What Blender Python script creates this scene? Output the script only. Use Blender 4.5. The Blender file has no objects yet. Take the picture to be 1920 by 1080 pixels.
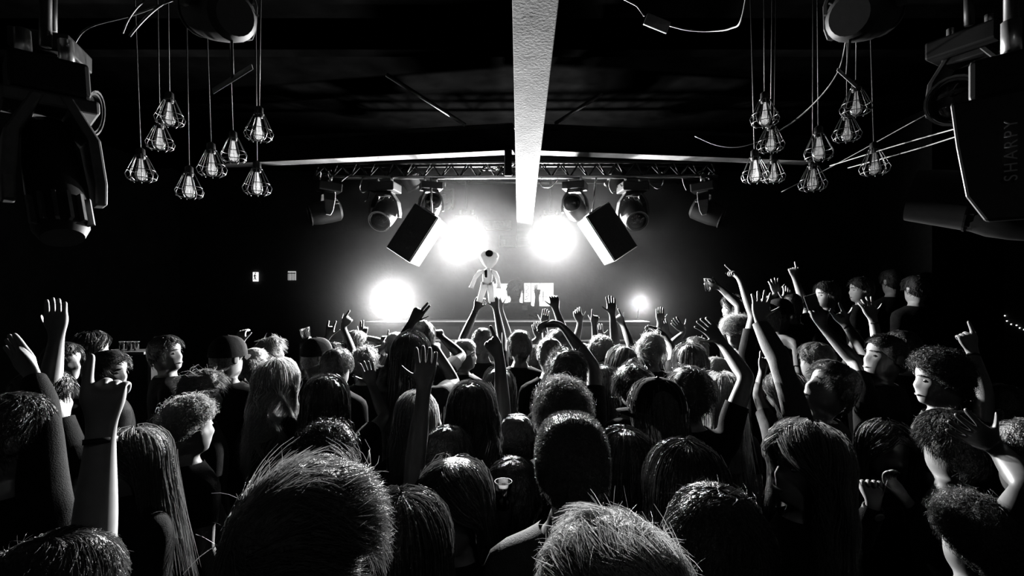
import bpy, math, random
import numpy as np
from mathutils import Vector, Matrix

# ------------------------------------------------------------------ camera, world, light, exposure
SC = bpy.context.scene
COL = SC.collection
F, CX, CY, CAMZ = 900.0, 960.0, 540.0, 2.1      # focal length in pixels of the 1920x1080 frame, eye height
cam = bpy.data.cameras.new('camera')
cam.sensor_width = 36.0
cam.lens = 36.0 * F / 1920.0
cam.clip_start = 0.05
cam.clip_end = 100
camo = bpy.data.objects.new('camera', cam)
camo.location = (0, 0, CAMZ)
camo.rotation_euler = (math.pi / 2, 0, 0)
COL.objects.link(camo)
SC.camera = camo

w = bpy.data.worlds.new('world')
SC.world = w
w.use_nodes = True
w.node_tree.nodes['Background'].inputs[0].default_value = (0.02, 0.02, 0.02, 1)
w.node_tree.nodes['Background'].inputs[1].default_value = 0.05

SC.view_settings.view_transform = 'Standard'
SC.view_settings.look = 'None'
SC.view_settings.gamma = 1.0
SC.view_settings.use_curve_mapping = False
SC.view_settings.exposure = 0.0
SC.cycles.use_adaptive_sampling = True
SC.cycles.adaptive_threshold = 0.03
SC.cycles.max_bounces = 4
SC.cycles.volume_bounces = 0
SC.cycles.diffuse_bounces = 0
SC.cycles.transparent_max_bounces = 12
SC.cycles.sample_clamp_indirect = 3.0
SC.cycles.caustics_reflective = False
SC.cycles.caustics_refractive = False

HAZE = 0.0150             # density of the stage smoke
HAZE_ANI = 0.5
P_TOP = 1900.0            # the two beam lamps above the DJ
P_LOW = 1300.0            # the flood left of the booth
P_SIDE = 220.0            # the small flood right of the booth

P_REAR_FILL = 2.0           # dim fill lamp added behind the camera


def pt(x, y, d):
    """point seen at pixel (x, y) of the 1920x1080 frame, d metres in front of the eye"""
    return np.array([(x - CX) / F * d, d, CAMZ - (y - CY) / F * d])


# ------------------------------------------------------------------ materials
MATS = {}


def mat(name, base, rough=0.6, spec=0.4, metal=0.0, noise=0.25, nscale=30.0, bump=0.0, bscale=60.0, trans=0.0,
        emit=0.0, sheen=0.0):
    if name in MATS:
        return MATS[name]
    m = bpy.data.materials.new(name)
    m.use_nodes = True
    nt = m.node_tree
    b = nt.nodes['Principled BSDF']
    out = nt.nodes['Material Output']
    tc = nt.nodes.new('ShaderNodeTexCoord')
    nz = nt.nodes.new('ShaderNodeTexNoise')
    nz.inputs['Scale'].default_value = nscale
    nz.inputs['Detail'].default_value = 4
    nt.links.new(tc.outputs['Object'], nz.inputs['Vector'])
    cr = nt.nodes.new('ShaderNodeValToRGB')
    lo, hi = base * (1 - noise), min(1.0, base * (1 + noise))
    cr.color_ramp.elements[0].position = 0.3
    cr.color_ramp.elements[1].position = 0.7
    cr.color_ramp.elements[0].color = (lo, lo, lo, 1)
    cr.color_ramp.elements[1].color = (hi, hi, hi, 1)
    nt.links.new(nz.outputs['Fac'], cr.inputs['Fac'])
    nt.links.new(cr.outputs['Color'], b.inputs['Base Color'])
    b.inputs['Roughness'].default_value = rough
    b.inputs['Specular IOR Level'].default_value = spec
    b.inputs['Metallic'].default_value = metal
    if sheen:
        b.inputs['Sheen Weight'].default_value = sheen
        b.inputs['Sheen Roughness'].default_value = 0.4
    if bump:
        n2 = nt.nodes.new('ShaderNodeTexNoise')
        n2.inputs['Scale'].default_value = bscale
        n2.inputs['Detail'].default_value = 3
        nt.links.new(tc.outputs['Object'], n2.inputs['Vector'])
        bp = nt.nodes.new('ShaderNodeBump')
        bp.inputs['Strength'].default_value = bump
        bp.inputs['Distance'].default_value = 0.01
        nt.links.new(n2.outputs['Fac'], bp.inputs['Height'])
        nt.links.new(bp.outputs['Normal'], b.inputs['Normal'])
    if trans:
        tr = nt.nodes.new('ShaderNodeBsdfTranslucent')
        nt.links.new(cr.outputs['Color'], tr.inputs['Color'])
        mx = nt.nodes.new('ShaderNodeMixShader')
        mx.inputs[0].default_value = trans
        nt.links.new(b.outputs[0], mx.inputs[1])
        nt.links.new(tr.outputs[0], mx.inputs[2])
        nt.links.new(mx.outputs[0], out.inputs['Surface'])
    if emit:
        b.inputs['Emission Color'].default_value = (1, 1, 1, 1)
        b.inputs['Emission Strength'].default_value = emit
    MATS[name] = m
    return m


def glass(name, rough=0.03, tint=0.9, mixv=0.75):
    """thin clear wall: mostly see-through with a glossy coat"""
    if name in MATS:
        return MATS[name]
    m = bpy.data.materials.new(name)
    m.use_nodes = True
    nt = m.node_tree
    nt.nodes.remove(nt.nodes['Principled BSDF'])
    out = nt.nodes['Material Output']
    t = nt.nodes.new('ShaderNodeBsdfTransparent')
    t.inputs[0].default_value = (tint, tint, tint, 1)
    g = nt.nodes.new('ShaderNodeBsdfGlossy')
    g.inputs['Roughness'].default_value = rough
    tl = nt.nodes.new('ShaderNodeBsdfTranslucent')
    tl.inputs[0].default_value = (0.8, 0.8, 0.8, 1)
    lw = nt.nodes.new('ShaderNodeLayerWeight')
    lw.inputs[0].default_value = 0.35
    m1 = nt.nodes.new('ShaderNodeMixShader')
    m1.inputs[0].default_value = 1 - mixv
    nt.links.new(t.outputs[0], m1.inputs[1])
    nt.links.new(tl.outputs[0], m1.inputs[2])
    m2 = nt.nodes.new('ShaderNodeMixShader')
    nt.links.new(lw.outputs['Fresnel'], m2.inputs[0])
    nt.links.new(m1.outputs[0], m2.inputs[1])
    nt.links.new(g.outputs[0], m2.inputs[2])
    nt.links.new(m2.outputs[0], out.inputs['Surface'])
    MATS[name] = m
    return m


M_SKIN = [mat('skin_fair', 0.62, 0.45, 0.5, noise=0.08), mat('skin_mid', 0.45, 0.45, 0.5, noise=0.08),
          mat('skin_dark', 0.16, 0.4, 0.5, noise=0.08)]
M_HAIR = {'k': mat('hair_black', 0.035, 0.38, 0.6, noise=0.3, nscale=80, bump=0.7, bscale=170, trans=0.25),
          'd': mat('hair_dark', 0.10, 0.40, 0.6, noise=0.3, nscale=80, bump=0.7, bscale=170, trans=0.3),
          'm': mat('hair_brown', 0.26, 0.42, 0.6, noise=0.3, nscale=80, bump=0.7, bscale=170, trans=0.35),
          'b': mat('hair_blond', 0.60, 0.45, 0.6, noise=0.25, nscale=80, bump=0.7, bscale=170, trans=0.45)}
M_TOP = {'k': mat('cloth_black', 0.02, 0.9, 0.1, noise=0.3, bump=0.3, bscale=250),
         'd': mat('cloth_charcoal', 0.06, 0.9, 0.15, noise=0.2, bump=0.3, bscale=250),
         'g': mat('cloth_grey', 0.28, 0.9, 0.15, noise=0.12, bump=0.3, bscale=250),
         'w': mat('cloth_white', 0.75, 0.9, 0.15, noise=0.06, bump=0.3, bscale=250),
         's': mat('cloth_shiny', 0.03, 0.35, 0.6, noise=0.5, nscale=60, bump=0.8, bscale=60),
         'p': mat('cloth_patterned', 0.10, 0.8, 0.2, noise=0.95, nscale=25, bump=0.2)}
M_TROUSER = mat('cloth_denim', 0.03, 0.9, 0.1)
M_SHOE = mat('shoe_leather', 0.03, 0.5, 0.3)
M_EYE = mat('eye_white', 0.75, 0.15, 0.6, noise=0.02)
M_PUPIL = mat('eye_iris', 0.02, 0.1, 0.6)
M_BLACK = mat('black_plastic', 0.010, 0.62, 0.2)
M_BLACKM = mat('black_metal', 0.018, 0.5, 0.35)
M_STEEL = mat('aluminium', 0.55, 0.32, 0.5, metal=0.85, noise=0.1)
M_GREYM = mat('painted_metal', 0.22, 0.45, 0.4, noise=0.15)
M_WHITEM = mat('white_metal', 0.7, 0.4, 0.5, noise=0.05)
M_CABLE = mat('cable_rubber', 0.35, 0.45, 0.4, noise=0.05)
M_CABLEK = mat('cable_black', 0.05, 0.45, 0.4, noise=0.05)


# ------------------------------------------------------------------ mesh helpers
def link(o, parent=None):
    COL.objects.link(o)
    if parent is not None:
        o.parent = parent
    return o


def mesh_obj(name, V, Fc, material, parent=None, smooth=True, mats=None, midx=None):
    me = bpy.data.meshes.new(name)
    me.from_pydata([tuple(map(float, v)) for v in V], [], [tuple(f) for f in Fc])
    if mats:
        for m in mats:
            me.materials.append(m)
        if midx is not None:
            me.polygons.foreach_set('material_index', midx)
    elif material is not None:
        me.materials.append(material)
    if smooth:
        me.polygons.foreach_set('use_smooth', [True] * len(me.polygons))
    me.update()
    return link(bpy.data.objects.new(name, me), parent)


def empty(name, loc, label=None, cat=None, group=None, rot=None):
    o = bpy.data.objects.new(name, None)
    o.empty_display_size = 0.1
    o.location = loc
    if rot is not None:
        o.rotation_euler = rot
    COL.objects.link(o)
    tag(o, label, cat, group)
    return o


def tag(o, label=None, cat=None, group=None, kind=None):
    if label:
        o['label'] = label
    if cat:
        o['category'] = cat
    if group:
        o['group'] = group
    if kind:
        o['kind'] = kind
    return o


class MB:
    """collects vertices and faces of one mesh"""

    def __init__(self):
        self.V, self.F, self.T = [], [], []

    def add(self, pts):
        i = len(self.V)
        self.V.extend([np.asarray(p, float) for p in pts])
        return list(range(i, i + len(pts)))

    def bridge(self, a, b, tag=None):
        n = len(a)
        for k in range(n):
            self.F.append((a[k], a[(k + 1) % n], b[(k + 1) % n], b[k]))
            self.T.append(tag)

    def face(self, f, tag=None):
        self.F.append(tuple(f))
        self.T.append(tag)

    def box(self, c, size, R=None, tag=None):
        hx, hy, hz = [s / 2 for s in size]
        P = np.array([(x, y, z) for z in (-hz, hz) for x, y in ((-hx, -hy), (hx, -hy), (hx, hy), (-hx, hy))])
        if R is not None:
            P = P @ np.asarray(R).T
        i = self.add(P + np.asarray(c))
        for f in ((3, 2, 1, 0), (4, 5, 6, 7), (0, 1, 5, 4), (1, 2, 6, 5), (2, 3, 7, 6), (3, 0, 4, 7)):
            self.face([i[k] for k in f], tag)

    def tube(self, pts, r, n=8, cap=True, tag=None):
        pts = [np.asarray(p, float) for p in pts]
        rr = r if hasattr(r, '__len__') else [r] * len(pts)
        prev = None
        u = None
        for i, p in enumerate(pts):
            t = pts[min(i + 1, len(pts) - 1)] - pts[max(i - 1, 0)]
            t = t / (np.linalg.norm(t) + 1e-12)
            if u is None:
                a = np.array([0, 0, 1.0]) if abs(t[2]) < 0.9 else np.array([1.0, 0, 0])
                u = np.cross(t, a)
            else:
                u = u - t * np.dot(u, t)
            u = u / (np.linalg.norm(u) + 1e-12)
            v = np.cross(t, u)
            ring = self.add([p + rr[i] * (math.cos(2 * math.pi * k / n) * u + math.sin(2 * math.pi * k / n) * v)
                             for k in range(n)])
            if prev is not None:
                self.bridge(prev, ring, tag)
            elif cap:
                self.face(ring[::-1], tag)
            prev = ring
        if cap:
            self.face(prev, tag)

    def lathe(self, prof, n=20, c=(0, 0, 0), R=None, tag=None, closed=False):
        """prof: (radius, height) pairs, turned round z"""
        prev = None
        c = np.asarray(c, float)
        first = None
        for r, h in prof:
            P = np.array([(r * math.cos(2 * math.pi * k / n), r * math.sin(2 * math.pi * k / n), h) for k in range(n)])
            if R is not None:
                P = P @ np.asarray(R).T
            ring = self.add(P + c)
            if prev is not None:
                self.bridge(prev, ring, tag)
            else:
                first = ring
            prev = ring
        if closed:
            self.face(first[::-1], tag)
            self.face(prev, tag)

    def obj(self, name, material, parent=None, smooth=False, bevel=0.0):
        o = mesh_obj(name, self.V, self.F, material, parent, smooth)
        if bevel:
            m = o.modifiers.new('bevel', 'BEVEL')
            m.width = bevel
            m.segments = 2
            m.limit_method = 'ANGLE'
        return o


def box(name, c, size, material, parent=None, R=None, bevel=0.0):
    b = MB()
    b.box(c, size, R)
    return b.obj(name, material, parent, bevel=bevel)


def tube(name, pts, r, material, parent=None, n=8):
    b = MB()
    b.tube(pts, r, n)
    return b.obj(name, material, parent, smooth=True)


def rot(axis, deg):
    a = math.radians(deg)
    c, s = math.cos(a), math.sin(a)
    if axis == 'x':
        return np.array([[1, 0, 0], [0, c, -s], [0, s, c]])
    if axis == 'y':
        return np.array([[c, 0, s], [0, 1, 0], [-s, 0, c]])
    return np.array([[c, -s, 0], [s, c, 0], [0, 0, 1]])


def unit(v):
    v = np.asarray(v, float)
    return v / (np.linalg.norm(v) + 1e-12)


def catenary(a, b, sag, n=14):
    a, b = np.asarray(a, float), np.asarray(b, float)
    return [a + (b - a) * t + np.array([0, 0, -sag * 4 * t * (1 - t)]) for t in np.linspace(0, 1, n)]


def smoothpath(P, n=6):
    """Catmull-Rom through the points"""
    P = [np.asarray(p, float) for p in P]
    Q = [2 * P[0] - P[1]] + P + [2 * P[-1] - P[-2]]
    out = []
    for i in range(1, len(Q) - 2):
        for t in np.linspace(0, 1, n, endpoint=False):
            a, b, c, d = Q[i - 1], Q[i], Q[i + 1], Q[i + 2]
            out.append(0.5 * ((2 * b) + (c - a) * t + (2 * a - 5 * b + 4 * c - d) * t * t + (3 * b - a - 3 * c + d) * t ** 3))
    out.append(P[-1])
    return out
# ------------------------------------------------------------------ the room
M_WALL = mat('wall_paint', 0.03, 0.8, 0.2, noise=0.35, nscale=3, bump=0.2, bscale=20)
M_FLOOR = mat('floor_concrete', 0.05, 0.5, 0.4, noise=0.4, nscale=6)
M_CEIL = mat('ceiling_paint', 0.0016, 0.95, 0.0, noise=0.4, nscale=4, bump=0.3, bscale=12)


def rusty(name, base):
    m = mat(name, base, 0.8, 0.15, noise=0.25, nscale=6, bump=0.2, bscale=70)
    nt = m.node_tree
    b = nt.nodes['Principled BSDF']
    src = b.inputs['Base Color'].links[0].from_socket
    tc = [n for n in nt.nodes if n.type == 'TEX_COORD'][0]
    vo = nt.nodes.new('ShaderNodeTexNoise')
    vo.inputs['Scale'].default_value = 17
    vo.inputs['Detail'].default_value = 5
    vo.inputs['Roughness'].default_value = .7
    nt.links.new(tc.outputs['Object'], vo.inputs['Vector'])
    cr = nt.nodes.new('ShaderNodeValToRGB')
    cr.color_ramp.elements[0].position = 0.60
    cr.color_ramp.elements[1].position = 0.68
    cr.color_ramp.elements[0].color = (1, 1, 1, 1)
    cr.color_ramp.elements[1].color = (.25, .25, .25, 1)
    nt.links.new(vo.outputs['Fac'], cr.inputs['Fac'])
    mx = nt.nodes.new('ShaderNodeMix')
    mx.data_type = 'RGBA'
    mx.blend_type = 'MULTIPLY'
    mx.inputs['Factor'].default_value = 1
    nt.links.new(src, mx.inputs['A'])
    nt.links.new(cr.outputs['Color'], mx.inputs['B'])
    nt.links.new(mx.outputs['Result'], b.inputs['Base Color'])
    return m


M_BEAM = rusty('beam_weathered_paint', 0.17)


def struct(o):
    o['kind'] = 'structure'
    return o


XL, XR, YB, YF, ZC = -5.4, 5.8, 7.8, -2.5, 4.0
struct(box('floor', ((XL + XR) / 2, (YB + YF) / 2, -.05), (XR - XL, YB - YF, .1), M_FLOOR))
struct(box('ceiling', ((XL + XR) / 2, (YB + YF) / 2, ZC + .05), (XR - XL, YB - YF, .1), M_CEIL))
struct(box('wall_back', ((XL + XR) / 2, YB + .05, ZC / 2), (XR - XL, .1, ZC), M_WALL))
struct(box('wall_front', ((XL + XR) / 2, YF - .05, ZC / 2), (XR - XL, .1, ZC), M_WALL))
struct(box('wall_left', (XL - .05, (YB + YF) / 2, ZC / 2), (.1, YB - YF, ZC), M_WALL))
struct(box('wall_right', (XR + .05, (YB + YF) / 2, ZC / 2), (.1, YB - YF, ZC), M_WALL))
struct(box('trim_1', (4.75, 5.35, ZC / 2), (.75, .7, ZC - .02), mat('pillar_paint', .012, .9, .1)))          # dark pillar at the right
struct(box('trim_2', (0, 6.75, .225), (7.2, 2.06, .45), mat('stage_paint', .03, .7, .3), bevel=.01))      # stage
struct(box('trim_3', (3.15, 4.75, .16), (2.8, 2.3, .32), mat('riser_paint', .03, .7, .3), bevel=.01))      # raised side platform


# steel rafter that runs away from the camera over the crowd
def prism(mb, A0, B0, u, v, prof):
    a = mb.add([A0 + u * p[0] + v * p[1] for p in prof])
    b = mb.add([B0 + u * p[0] + v * p[1] for p in prof])
    mb.bridge(a, b)
    mb.face(a[::-1])
    mb.face(b)


IBEAM = [(-.5, 0), (.5, 0), (.5, .06), (.06, .10), (.06, 1.2), (.5, 1.24), (.5, 1.3), (-.5, 1.3), (-.5, 1.24), (-.06, 1.2), (-.06, .10), (-.5, .06)]
a0, a1 = pt(1004, 0, 2.05), pt(983, 431, 6.55)
dirb = unit(a1 - a0)
b = MB()
A0, B0 = a0 - dirb * 2.6, a1 + dirb * 1.3
zax = np.array([0, 0, 1.])
prism(b, A0, B0, np.array([.2, 0, 0]), zax * .2, [(p[0], p[1]) for p in IBEAM])
struct(b.obj('trim_4', M_BEAM, bevel=.004))
# cross beam in two halves
zc = 3.40
for nm, q0, q1 in (('trim_5', (.02, 4.60), (-3.1, 5.12)), ('trim_6', (.10, 4.60), (3.1, 5.0))):
    b = MB()
    A0, B0 = np.array([q0[0], q0[1], zc]), np.array([q1[0], q1[1], zc])
    dd = unit(B0 - A0)
    u = np.cross(zax, dd) * .16
    prism(b, A0, B0, u, zax * .22, [(p[0], p[1] * .9) for p in IBEAM])
    struct(b.obj(nm, M_BEAM, bevel=.004))
# plate bracket where the beams meet, with its bolt
br = struct(box('trim_7', pt(953, 306, 4.52), (.07, .03, .24), M_BEAM, bevel=.004))
# thin diagonal ceiling braces
for nm, q0, q1 in (('trim_8', pt(725, 140, 3.9), pt(872, 234, 4.4)), ('trim_9', pt(1042, 231, 4.4), pt(1130, 175, 3.9))):
    struct(tube(nm, [q0, q1], .017, M_GREYM, n=8))
# ceiling joists, faint, running across
for i, y in enumerate((1.4, 2.5, 3.6, 5.9, 7.0)):
    struct(box('trim_%d' % (10 + i), ((XL + XR) / 2, y, ZC - .07), (XR - XL - .02, .12, .14), M_CEIL, bevel=.005))

# stage smoke: soft banks of haze around the lamps
def smoke(c, r, dens, label):
    b = MB()
    b.lathe([(math.sin(t), -math.cos(t)) for t in np.linspace(.02, math.pi - .02, 17)], 32, closed=True)
    o = b.obj('stage_haze', None, smooth=True)
    o.location = c
    o.scale = r
    hm = bpy.data.materials.new('haze')
    hm.use_nodes = True
    nt = hm.node_tree
    nt.nodes.remove(nt.nodes['Principled BSDF'])
    vs = nt.nodes.new('ShaderNodeVolumeScatter')
    vs.inputs['Density'].default_value = dens
    vs.inputs['Anisotropy'].default_value = HAZE_ANI
    nt.links.new(vs.outputs[0], nt.nodes['Material Output'].inputs['Volume'])
    o.data.materials.append(hm)
    tag(o, label, 'haze', kind='stuff')


smoke((0, 6.35, 2.0), (4.4, 1.40, 1.85), HAZE, 'wide bank of thin smoke hanging over the stage')
smoke((-1.62, 6.2, 1.95), (1.25, .85, .95), HAZE * 1.5, 'denser smoke around the low left flood lamp')
smoke((1.56, 6.1, 1.95), (.55, .55, .5), HAZE * 2, 'little puff of smoke at the small right flood lamp')
smoke((.35, 6.7, 2.7), (1.5, .95, 1.0), HAZE * .15, 'denser smoke around the two lit beam lamps')

# ------------------------------------------------------------------ lamps and rig
M_LENS = glass('lens_glass', .05, .9, .9)
M_LAMP = mat('lamp_lit', .9, .3, .5, emit=60.0)
M_VENT = mat('vent_metal', .20, .4, .5)


def spot(parent, loc, aim, power, size=155, blend=1.0, radius=.05):
    l = bpy.data.lights.new('lamp_light', 'SPOT')
    l.energy = power
    l.spot_size = math.radians(size)
    l.spot_blend = blend
    l.shadow_soft_size = radius
    o = bpy.data.objects.new('lamp_light', l)
    COL.objects.link(o)
    o.parent = parent
    o.location = loc
    o.rotation_euler = Vector(aim).to_track_quat('-Z', 'Y').to_euler()
    return o


def text_mesh(name, txt, size, material, parent, M, extr=.0006):
    cu = bpy.data.curves.new(name, 'FONT')
    cu.body = txt
    cu.size = size
    cu.extrude = extr
    cu.align_x = 'CENTER'
    cu.align_y = 'CENTER'
    cu.space_character = 1.35
    tmp = bpy.data.objects.new(name, cu)
    COL.objects.link(tmp)
    dg = bpy.context.evaluated_depsgraph_get()
    me = bpy.data.meshes.new_from_object(tmp.evaluated_get(dg))
    bpy.data.objects.remove(tmp)
    me.materials.clear()
    me.materials.append(material)
    o = bpy.data.objects.new(name, me)
    link(o, parent)
    o.matrix_local = M
    return o


def moving_head(top, label, k=1.0, pan=0, tilt=0, hang=None, group='moving head lamps', arm_mat=None, text=None, light=None, aim=None,
                roll=0, spread=(.06, .155), aw=1.0, hk=1.0, hl=1.0, bs=1.0):
    """lamp hanging from its clamp: base, forked yoke, tilting head"""
    R = rot('y', roll) @ rot('z', pan)
    root = empty('moving_head_lamp', tuple(top), label, 'stage lamp', group)
    am = arm_mat or M_BLACKM
    for sx in (-.08 * bs, .08 * bs):
        b = MB()
        b.tube([R @ np.array([sx * k, 0, .055 * k]), R @ np.array([sx * k, 0, -.03 * k])], .018 * k, 8)
        b.obj('clamp', M_STEEL, root, smooth=True)
    box('base', R @ np.array([0, 0, -.075 * k]), (.30 * k * bs, .26 * k * bs, .10 * k), M_BLACK, root, R, bevel=.012 * k)
    b = MB()
    b.box(R @ np.array([0, 0, -.145 * k]), (.20 * k, .13 * k, .04 * k), R)
    b.obj('yoke_bridge', am, root, bevel=.008 * k)
    for sx in (-1, 1):
        b = MB()
        P0 = []
        for (x, z, wy) in ((spread[0], -.13, .070), (spread[1] * .86, -.24, .062), (spread[1], -.36, .05), (spread[1] * 1.0, -.42, .028)):
            P0.append(b.add([R @ (np.array([sx * (x + o), y_, z]) * k) for o, y_ in ((0, -wy * aw), (.030, -wy * aw), (.030, wy * aw), (0, wy * aw))]))
        for i in range(3):
            b.bridge(P0[i], P0[i + 1])
        b.face(P0[0][::-1])
        b.face(P0[-1])
        arm = b.obj('yoke_arm', am, root, bevel=.006 * k)
        if text and sx == text[1]:
            pass
    hc = np.array([0, 0, -.37]) * k
    Rt = rot('x', tilt)
    Rl = R @ Rt @ rot('x', -90)                         # lathe axis z -> ahead (+y)
    b = MB()
    rr = (spread[1] - .012) * hk
    b.lathe([(.0, -.17 * k * hl), (rr * .70 * k, -.17 * k * hl), (rr * .92 * k, -.14 * k * hl), (rr * k * .96, -.05 * k * hl), (rr * k * .96, .07 * k * hl), (rr * .88 * k, .15 * k * hl), (rr * .80 * k, .19 * k),
             (rr * .72 * k, .19 * k * hl), (rr * .70 * k, .165 * k * hl), (.0, .165 * k * hl)], 22, R @ hc, Rl)
    head = b.obj('lamp_head', M_BLACK, root, smooth=True)
    head.modifiers.new('edge', 'EDGE_SPLIT').split_angle = math.radians(40)
    b = MB()
    b.lathe([(rr * .70 * k, .168 * k * hl), (rr * .45 * k, .185 * k * hl), (.0005, .19 * k * hl)], 20, R @ hc, Rl)
    b.obj('lens', M_LAMP if light else M_LENS, head, smooth=True)
    for i in range(6):
        ang = math.radians(-60 + 24 * i)
        b = MB()
        c = R @ (hc + Rt @ (np.array([math.sin(ang) * rr * .9, -.105 * hl, math.cos(ang) * rr * .9]) * k))
        b.box(c, (.008 * k, .085 * k * hl, .03 * k), R @ Rt @ rot('y', math.degrees(ang)))
        b.obj('vent_fin', M_VENT, head)
    b = MB()
    b.lathe([(rr * .82 * k, .185 * k * hl), (rr * .90 * k, .185 * k * hl), (rr * .90 * k, .197 * k * hl), (rr * .82 * k, .197 * k * hl), (rr * .82 * k, .185 * k * hl)], 22, R @ hc, Rl)
    b.obj('lens_ring', M_BLACKM, head, smooth=False)
    if light:
        q = R @ (hc + Rt @ (np.array([0, .22, 0]) * k))
        spot(root, tuple(q), aim if aim is not None else tuple(R @ Rt @ np.array([0, 1., 0])), light)
    if text:
        sx = text[1]
        Rm = R @ rot('z', 90 * sx) @ rot('x', 90) @ rot('z', text[2])
        c = R @ (np.array([sx * (spread[1] + .034), 0, -.27]) * k)
        M = Matrix.Translation(Vector(c)) @ Matrix(Rm.tolist()).to_4x4()
        text_mesh('lettering', text[0], .030 * k, mat('lettering_print', .9, .5, .3), root, M)
    if hang is not None:
        tube('drop_pole', [np.array([0, 0, .03]), np.array([0, 0, hang])], .018, M_BLACKM, root)
    return root


def truss(name, p0, p1, h, label, r=.022, nb=18, cat='truss'):
    """triangular lattice girder"""
    root = empty(name, tuple(p0), label, cat)
    p0, p1 = np.asarray(p0, float), np.asarray(p1, float)
    v = p1 - p0
    side = unit(np.cross(unit(v), zax))
    ch = [np.zeros(3), zax * h * .9 - side * h * .45, zax * h * .9 + side * h * .45]
    for c in ch:
        tube('chord', [c, c + v], r, M_STEEL if c is ch[0] else M_BLACKM, root, n=10)
    for i in range(nb):
        a, bq = v * i / nb, v * (i + 1) / nb
        m = (a + bq) / 2
        for c in ch[1:]:
            tube('brace', [a, m + c], r * .4, M_BLACK, root, n=6)
            tube('brace', [m + c, bq], r * .4, M_BLACK, root, n=6)
    return root


# front truss, rear pipes
D_T = 5.25
truss('lighting_truss', pt(588, 333, D_T + .25), pt(1345, 331, D_T + .2), .17, 'aluminium lighting truss under the cross beam above the stage', nb=22)
for k_, (y_, d_) in enumerate(((331, 6.5), (341, 6.9))):
    o = tube('rig_pipe', [pt(800, y_, d_), pt(1345, y_ + 4, d_)], .024, M_STEEL, n=10)
    tag(o, ('upper' if k_ == 0 else 'lower') + ' of the two grey pipes behind the lighting truss', 'pipe', 'rear rig pipes')

TZ = float(pt(960, 331, D_T)[2])


def on_truss(x, y, d=D_T):
    return pt(x, y, d)


moving_head(pt(722, 340, 5.48), 'black moving head lamp hanging left of centre, beside the round white lamp', 1.0, pan=172, tilt=-35)
moving_head(pt(618, 340, 5.48), 'outermost moving head lamp at the left end of the truss, pale yoke', .95, pan=120, tilt=-20, arm_mat=M_WHITEM, roll=6)
moving_head(pt(808, 340, 5.48), 'dark moving head lamp tucked behind the left hung loudspeaker rod', .8, pan=200, tilt=20)
moving_head(pt(1078, 339, 5.48), 'dark moving head lamp nearest the right side of the rafter', .85, pan=160, tilt=15)
moving_head(pt(1186, 340, 5.48), 'black moving head lamp hanging right of the round white lamp', 1.0, pan=185, tilt=-35)
moving_head(pt(1318, 340, 5.48), 'outermost moving head lamp at the right end of the truss', .95, pan=240, tilt=-30, arm_mat=M_GREYM, roll=-6)

# the two lit beam lamps above the DJ
aimc = (0.02, -1, .04)
for x_, lab in ((872, 'lit beam lamp glaring left of the rafter end'), (1035, 'lit beam lamp glaring right of the rafter end')):
    q = pt(x_, 450, 6.3)
    tp = q + np.array([0, 0.19, .37 + .0])
    moving_head(tp, lab, 1.0, pan=180, tilt=0, hang=3.62 - tp[2], light=P_TOP, aim=aimc, group='lit beam lamps over the DJ')

# pale lamp with open bracket in the middle
root = empty('bracket_lamp', tuple(pt(835, 347, 6.5)), 'small lamp in a white open bracket above the left glare', 'stage lamp')
for sx in (-1, 1):
    b = MB()
    b.box((sx * .10, 0, -.19), (.025, .08, .26))
    b.obj('bracket_arm', M_WHITEM, root, bevel=.006)
box('bracket_top', (0, 0, -.055), (.225, .08, .03), M_WHITEM, root, bevel=.006)
tube('hook', [(0, 0, -.04), (0, 0, .115)], .018, M_STEEL, root)
b = MB()
b.lathe([(.0, -.09), (.06, -.09), (.078, -.05), (.078, .08), (.066, .085), (.06, .07), (.0, .07)], 18, (0, 0, -.24), rot('x', 60))
b.obj('lamp_body', M_GREYM, root, smooth=True).modifiers.new('edge', 'EDGE_SPLIT')


# round white flood lamps on the truss
def par_can(c, label, aimv, k=1.0, body=M_WHITEM, lit=0.0, group=None, stand=None, power=0, mlens=None, spotaim=None):
    root = empty('par_lamp', tuple(c), label, 'stage lamp', group)
    z = unit(aimv)
    x = unit(np.cross([0, 0, 1.0], z))
    R = np.stack([x, np.cross(z, x), z], 1)
    b = MB()
    b.lathe([(.0, -.16 * k), (.05 * k, -.16 * k), (.085 * k, -.12 * k), (.10 * k, -.04 * k), (.10 * k, .09 * k), (.108 * k, .09 * k), (.108 * k, .11 * k),
             (.092 * k, .11 * k), (.088 * k, .06 * k), (.0, .05 * k)], 22, (0, 0, 0), R)
    o = b.obj('can', body, root, smooth=True)
    o.modifiers.new('edge', 'EDGE_SPLIT').split_angle = math.radians(35)
    b = MB()
    b.lathe([(.088 * k, .085 * k), (.05 * k, .098 * k), (.0005, .10 * k)], 20, (0, 0, 0), R)
    b.obj('lens', mlens or M_LENS, root, smooth=True)
    b = MB()
    b.tube([R @ np.array([math.cos(t) * .125 * k, math.sin(t) * .125 * k, -.02 * k]) for t in np.linspace(0, math.pi, 13)], .009 * k, 6)
    b.obj('bracket', M_STEEL, root, smooth=True)
    if stand is not None:
        tube('stand', [(0, 0, -.1 * k), (0, 0, stand)], .016, M_BLACKM, root)
    if power:
        spot(root, tuple(z * .16 * k), spotaim if spotaim is not None else tuple(z), power)
    return root


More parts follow.
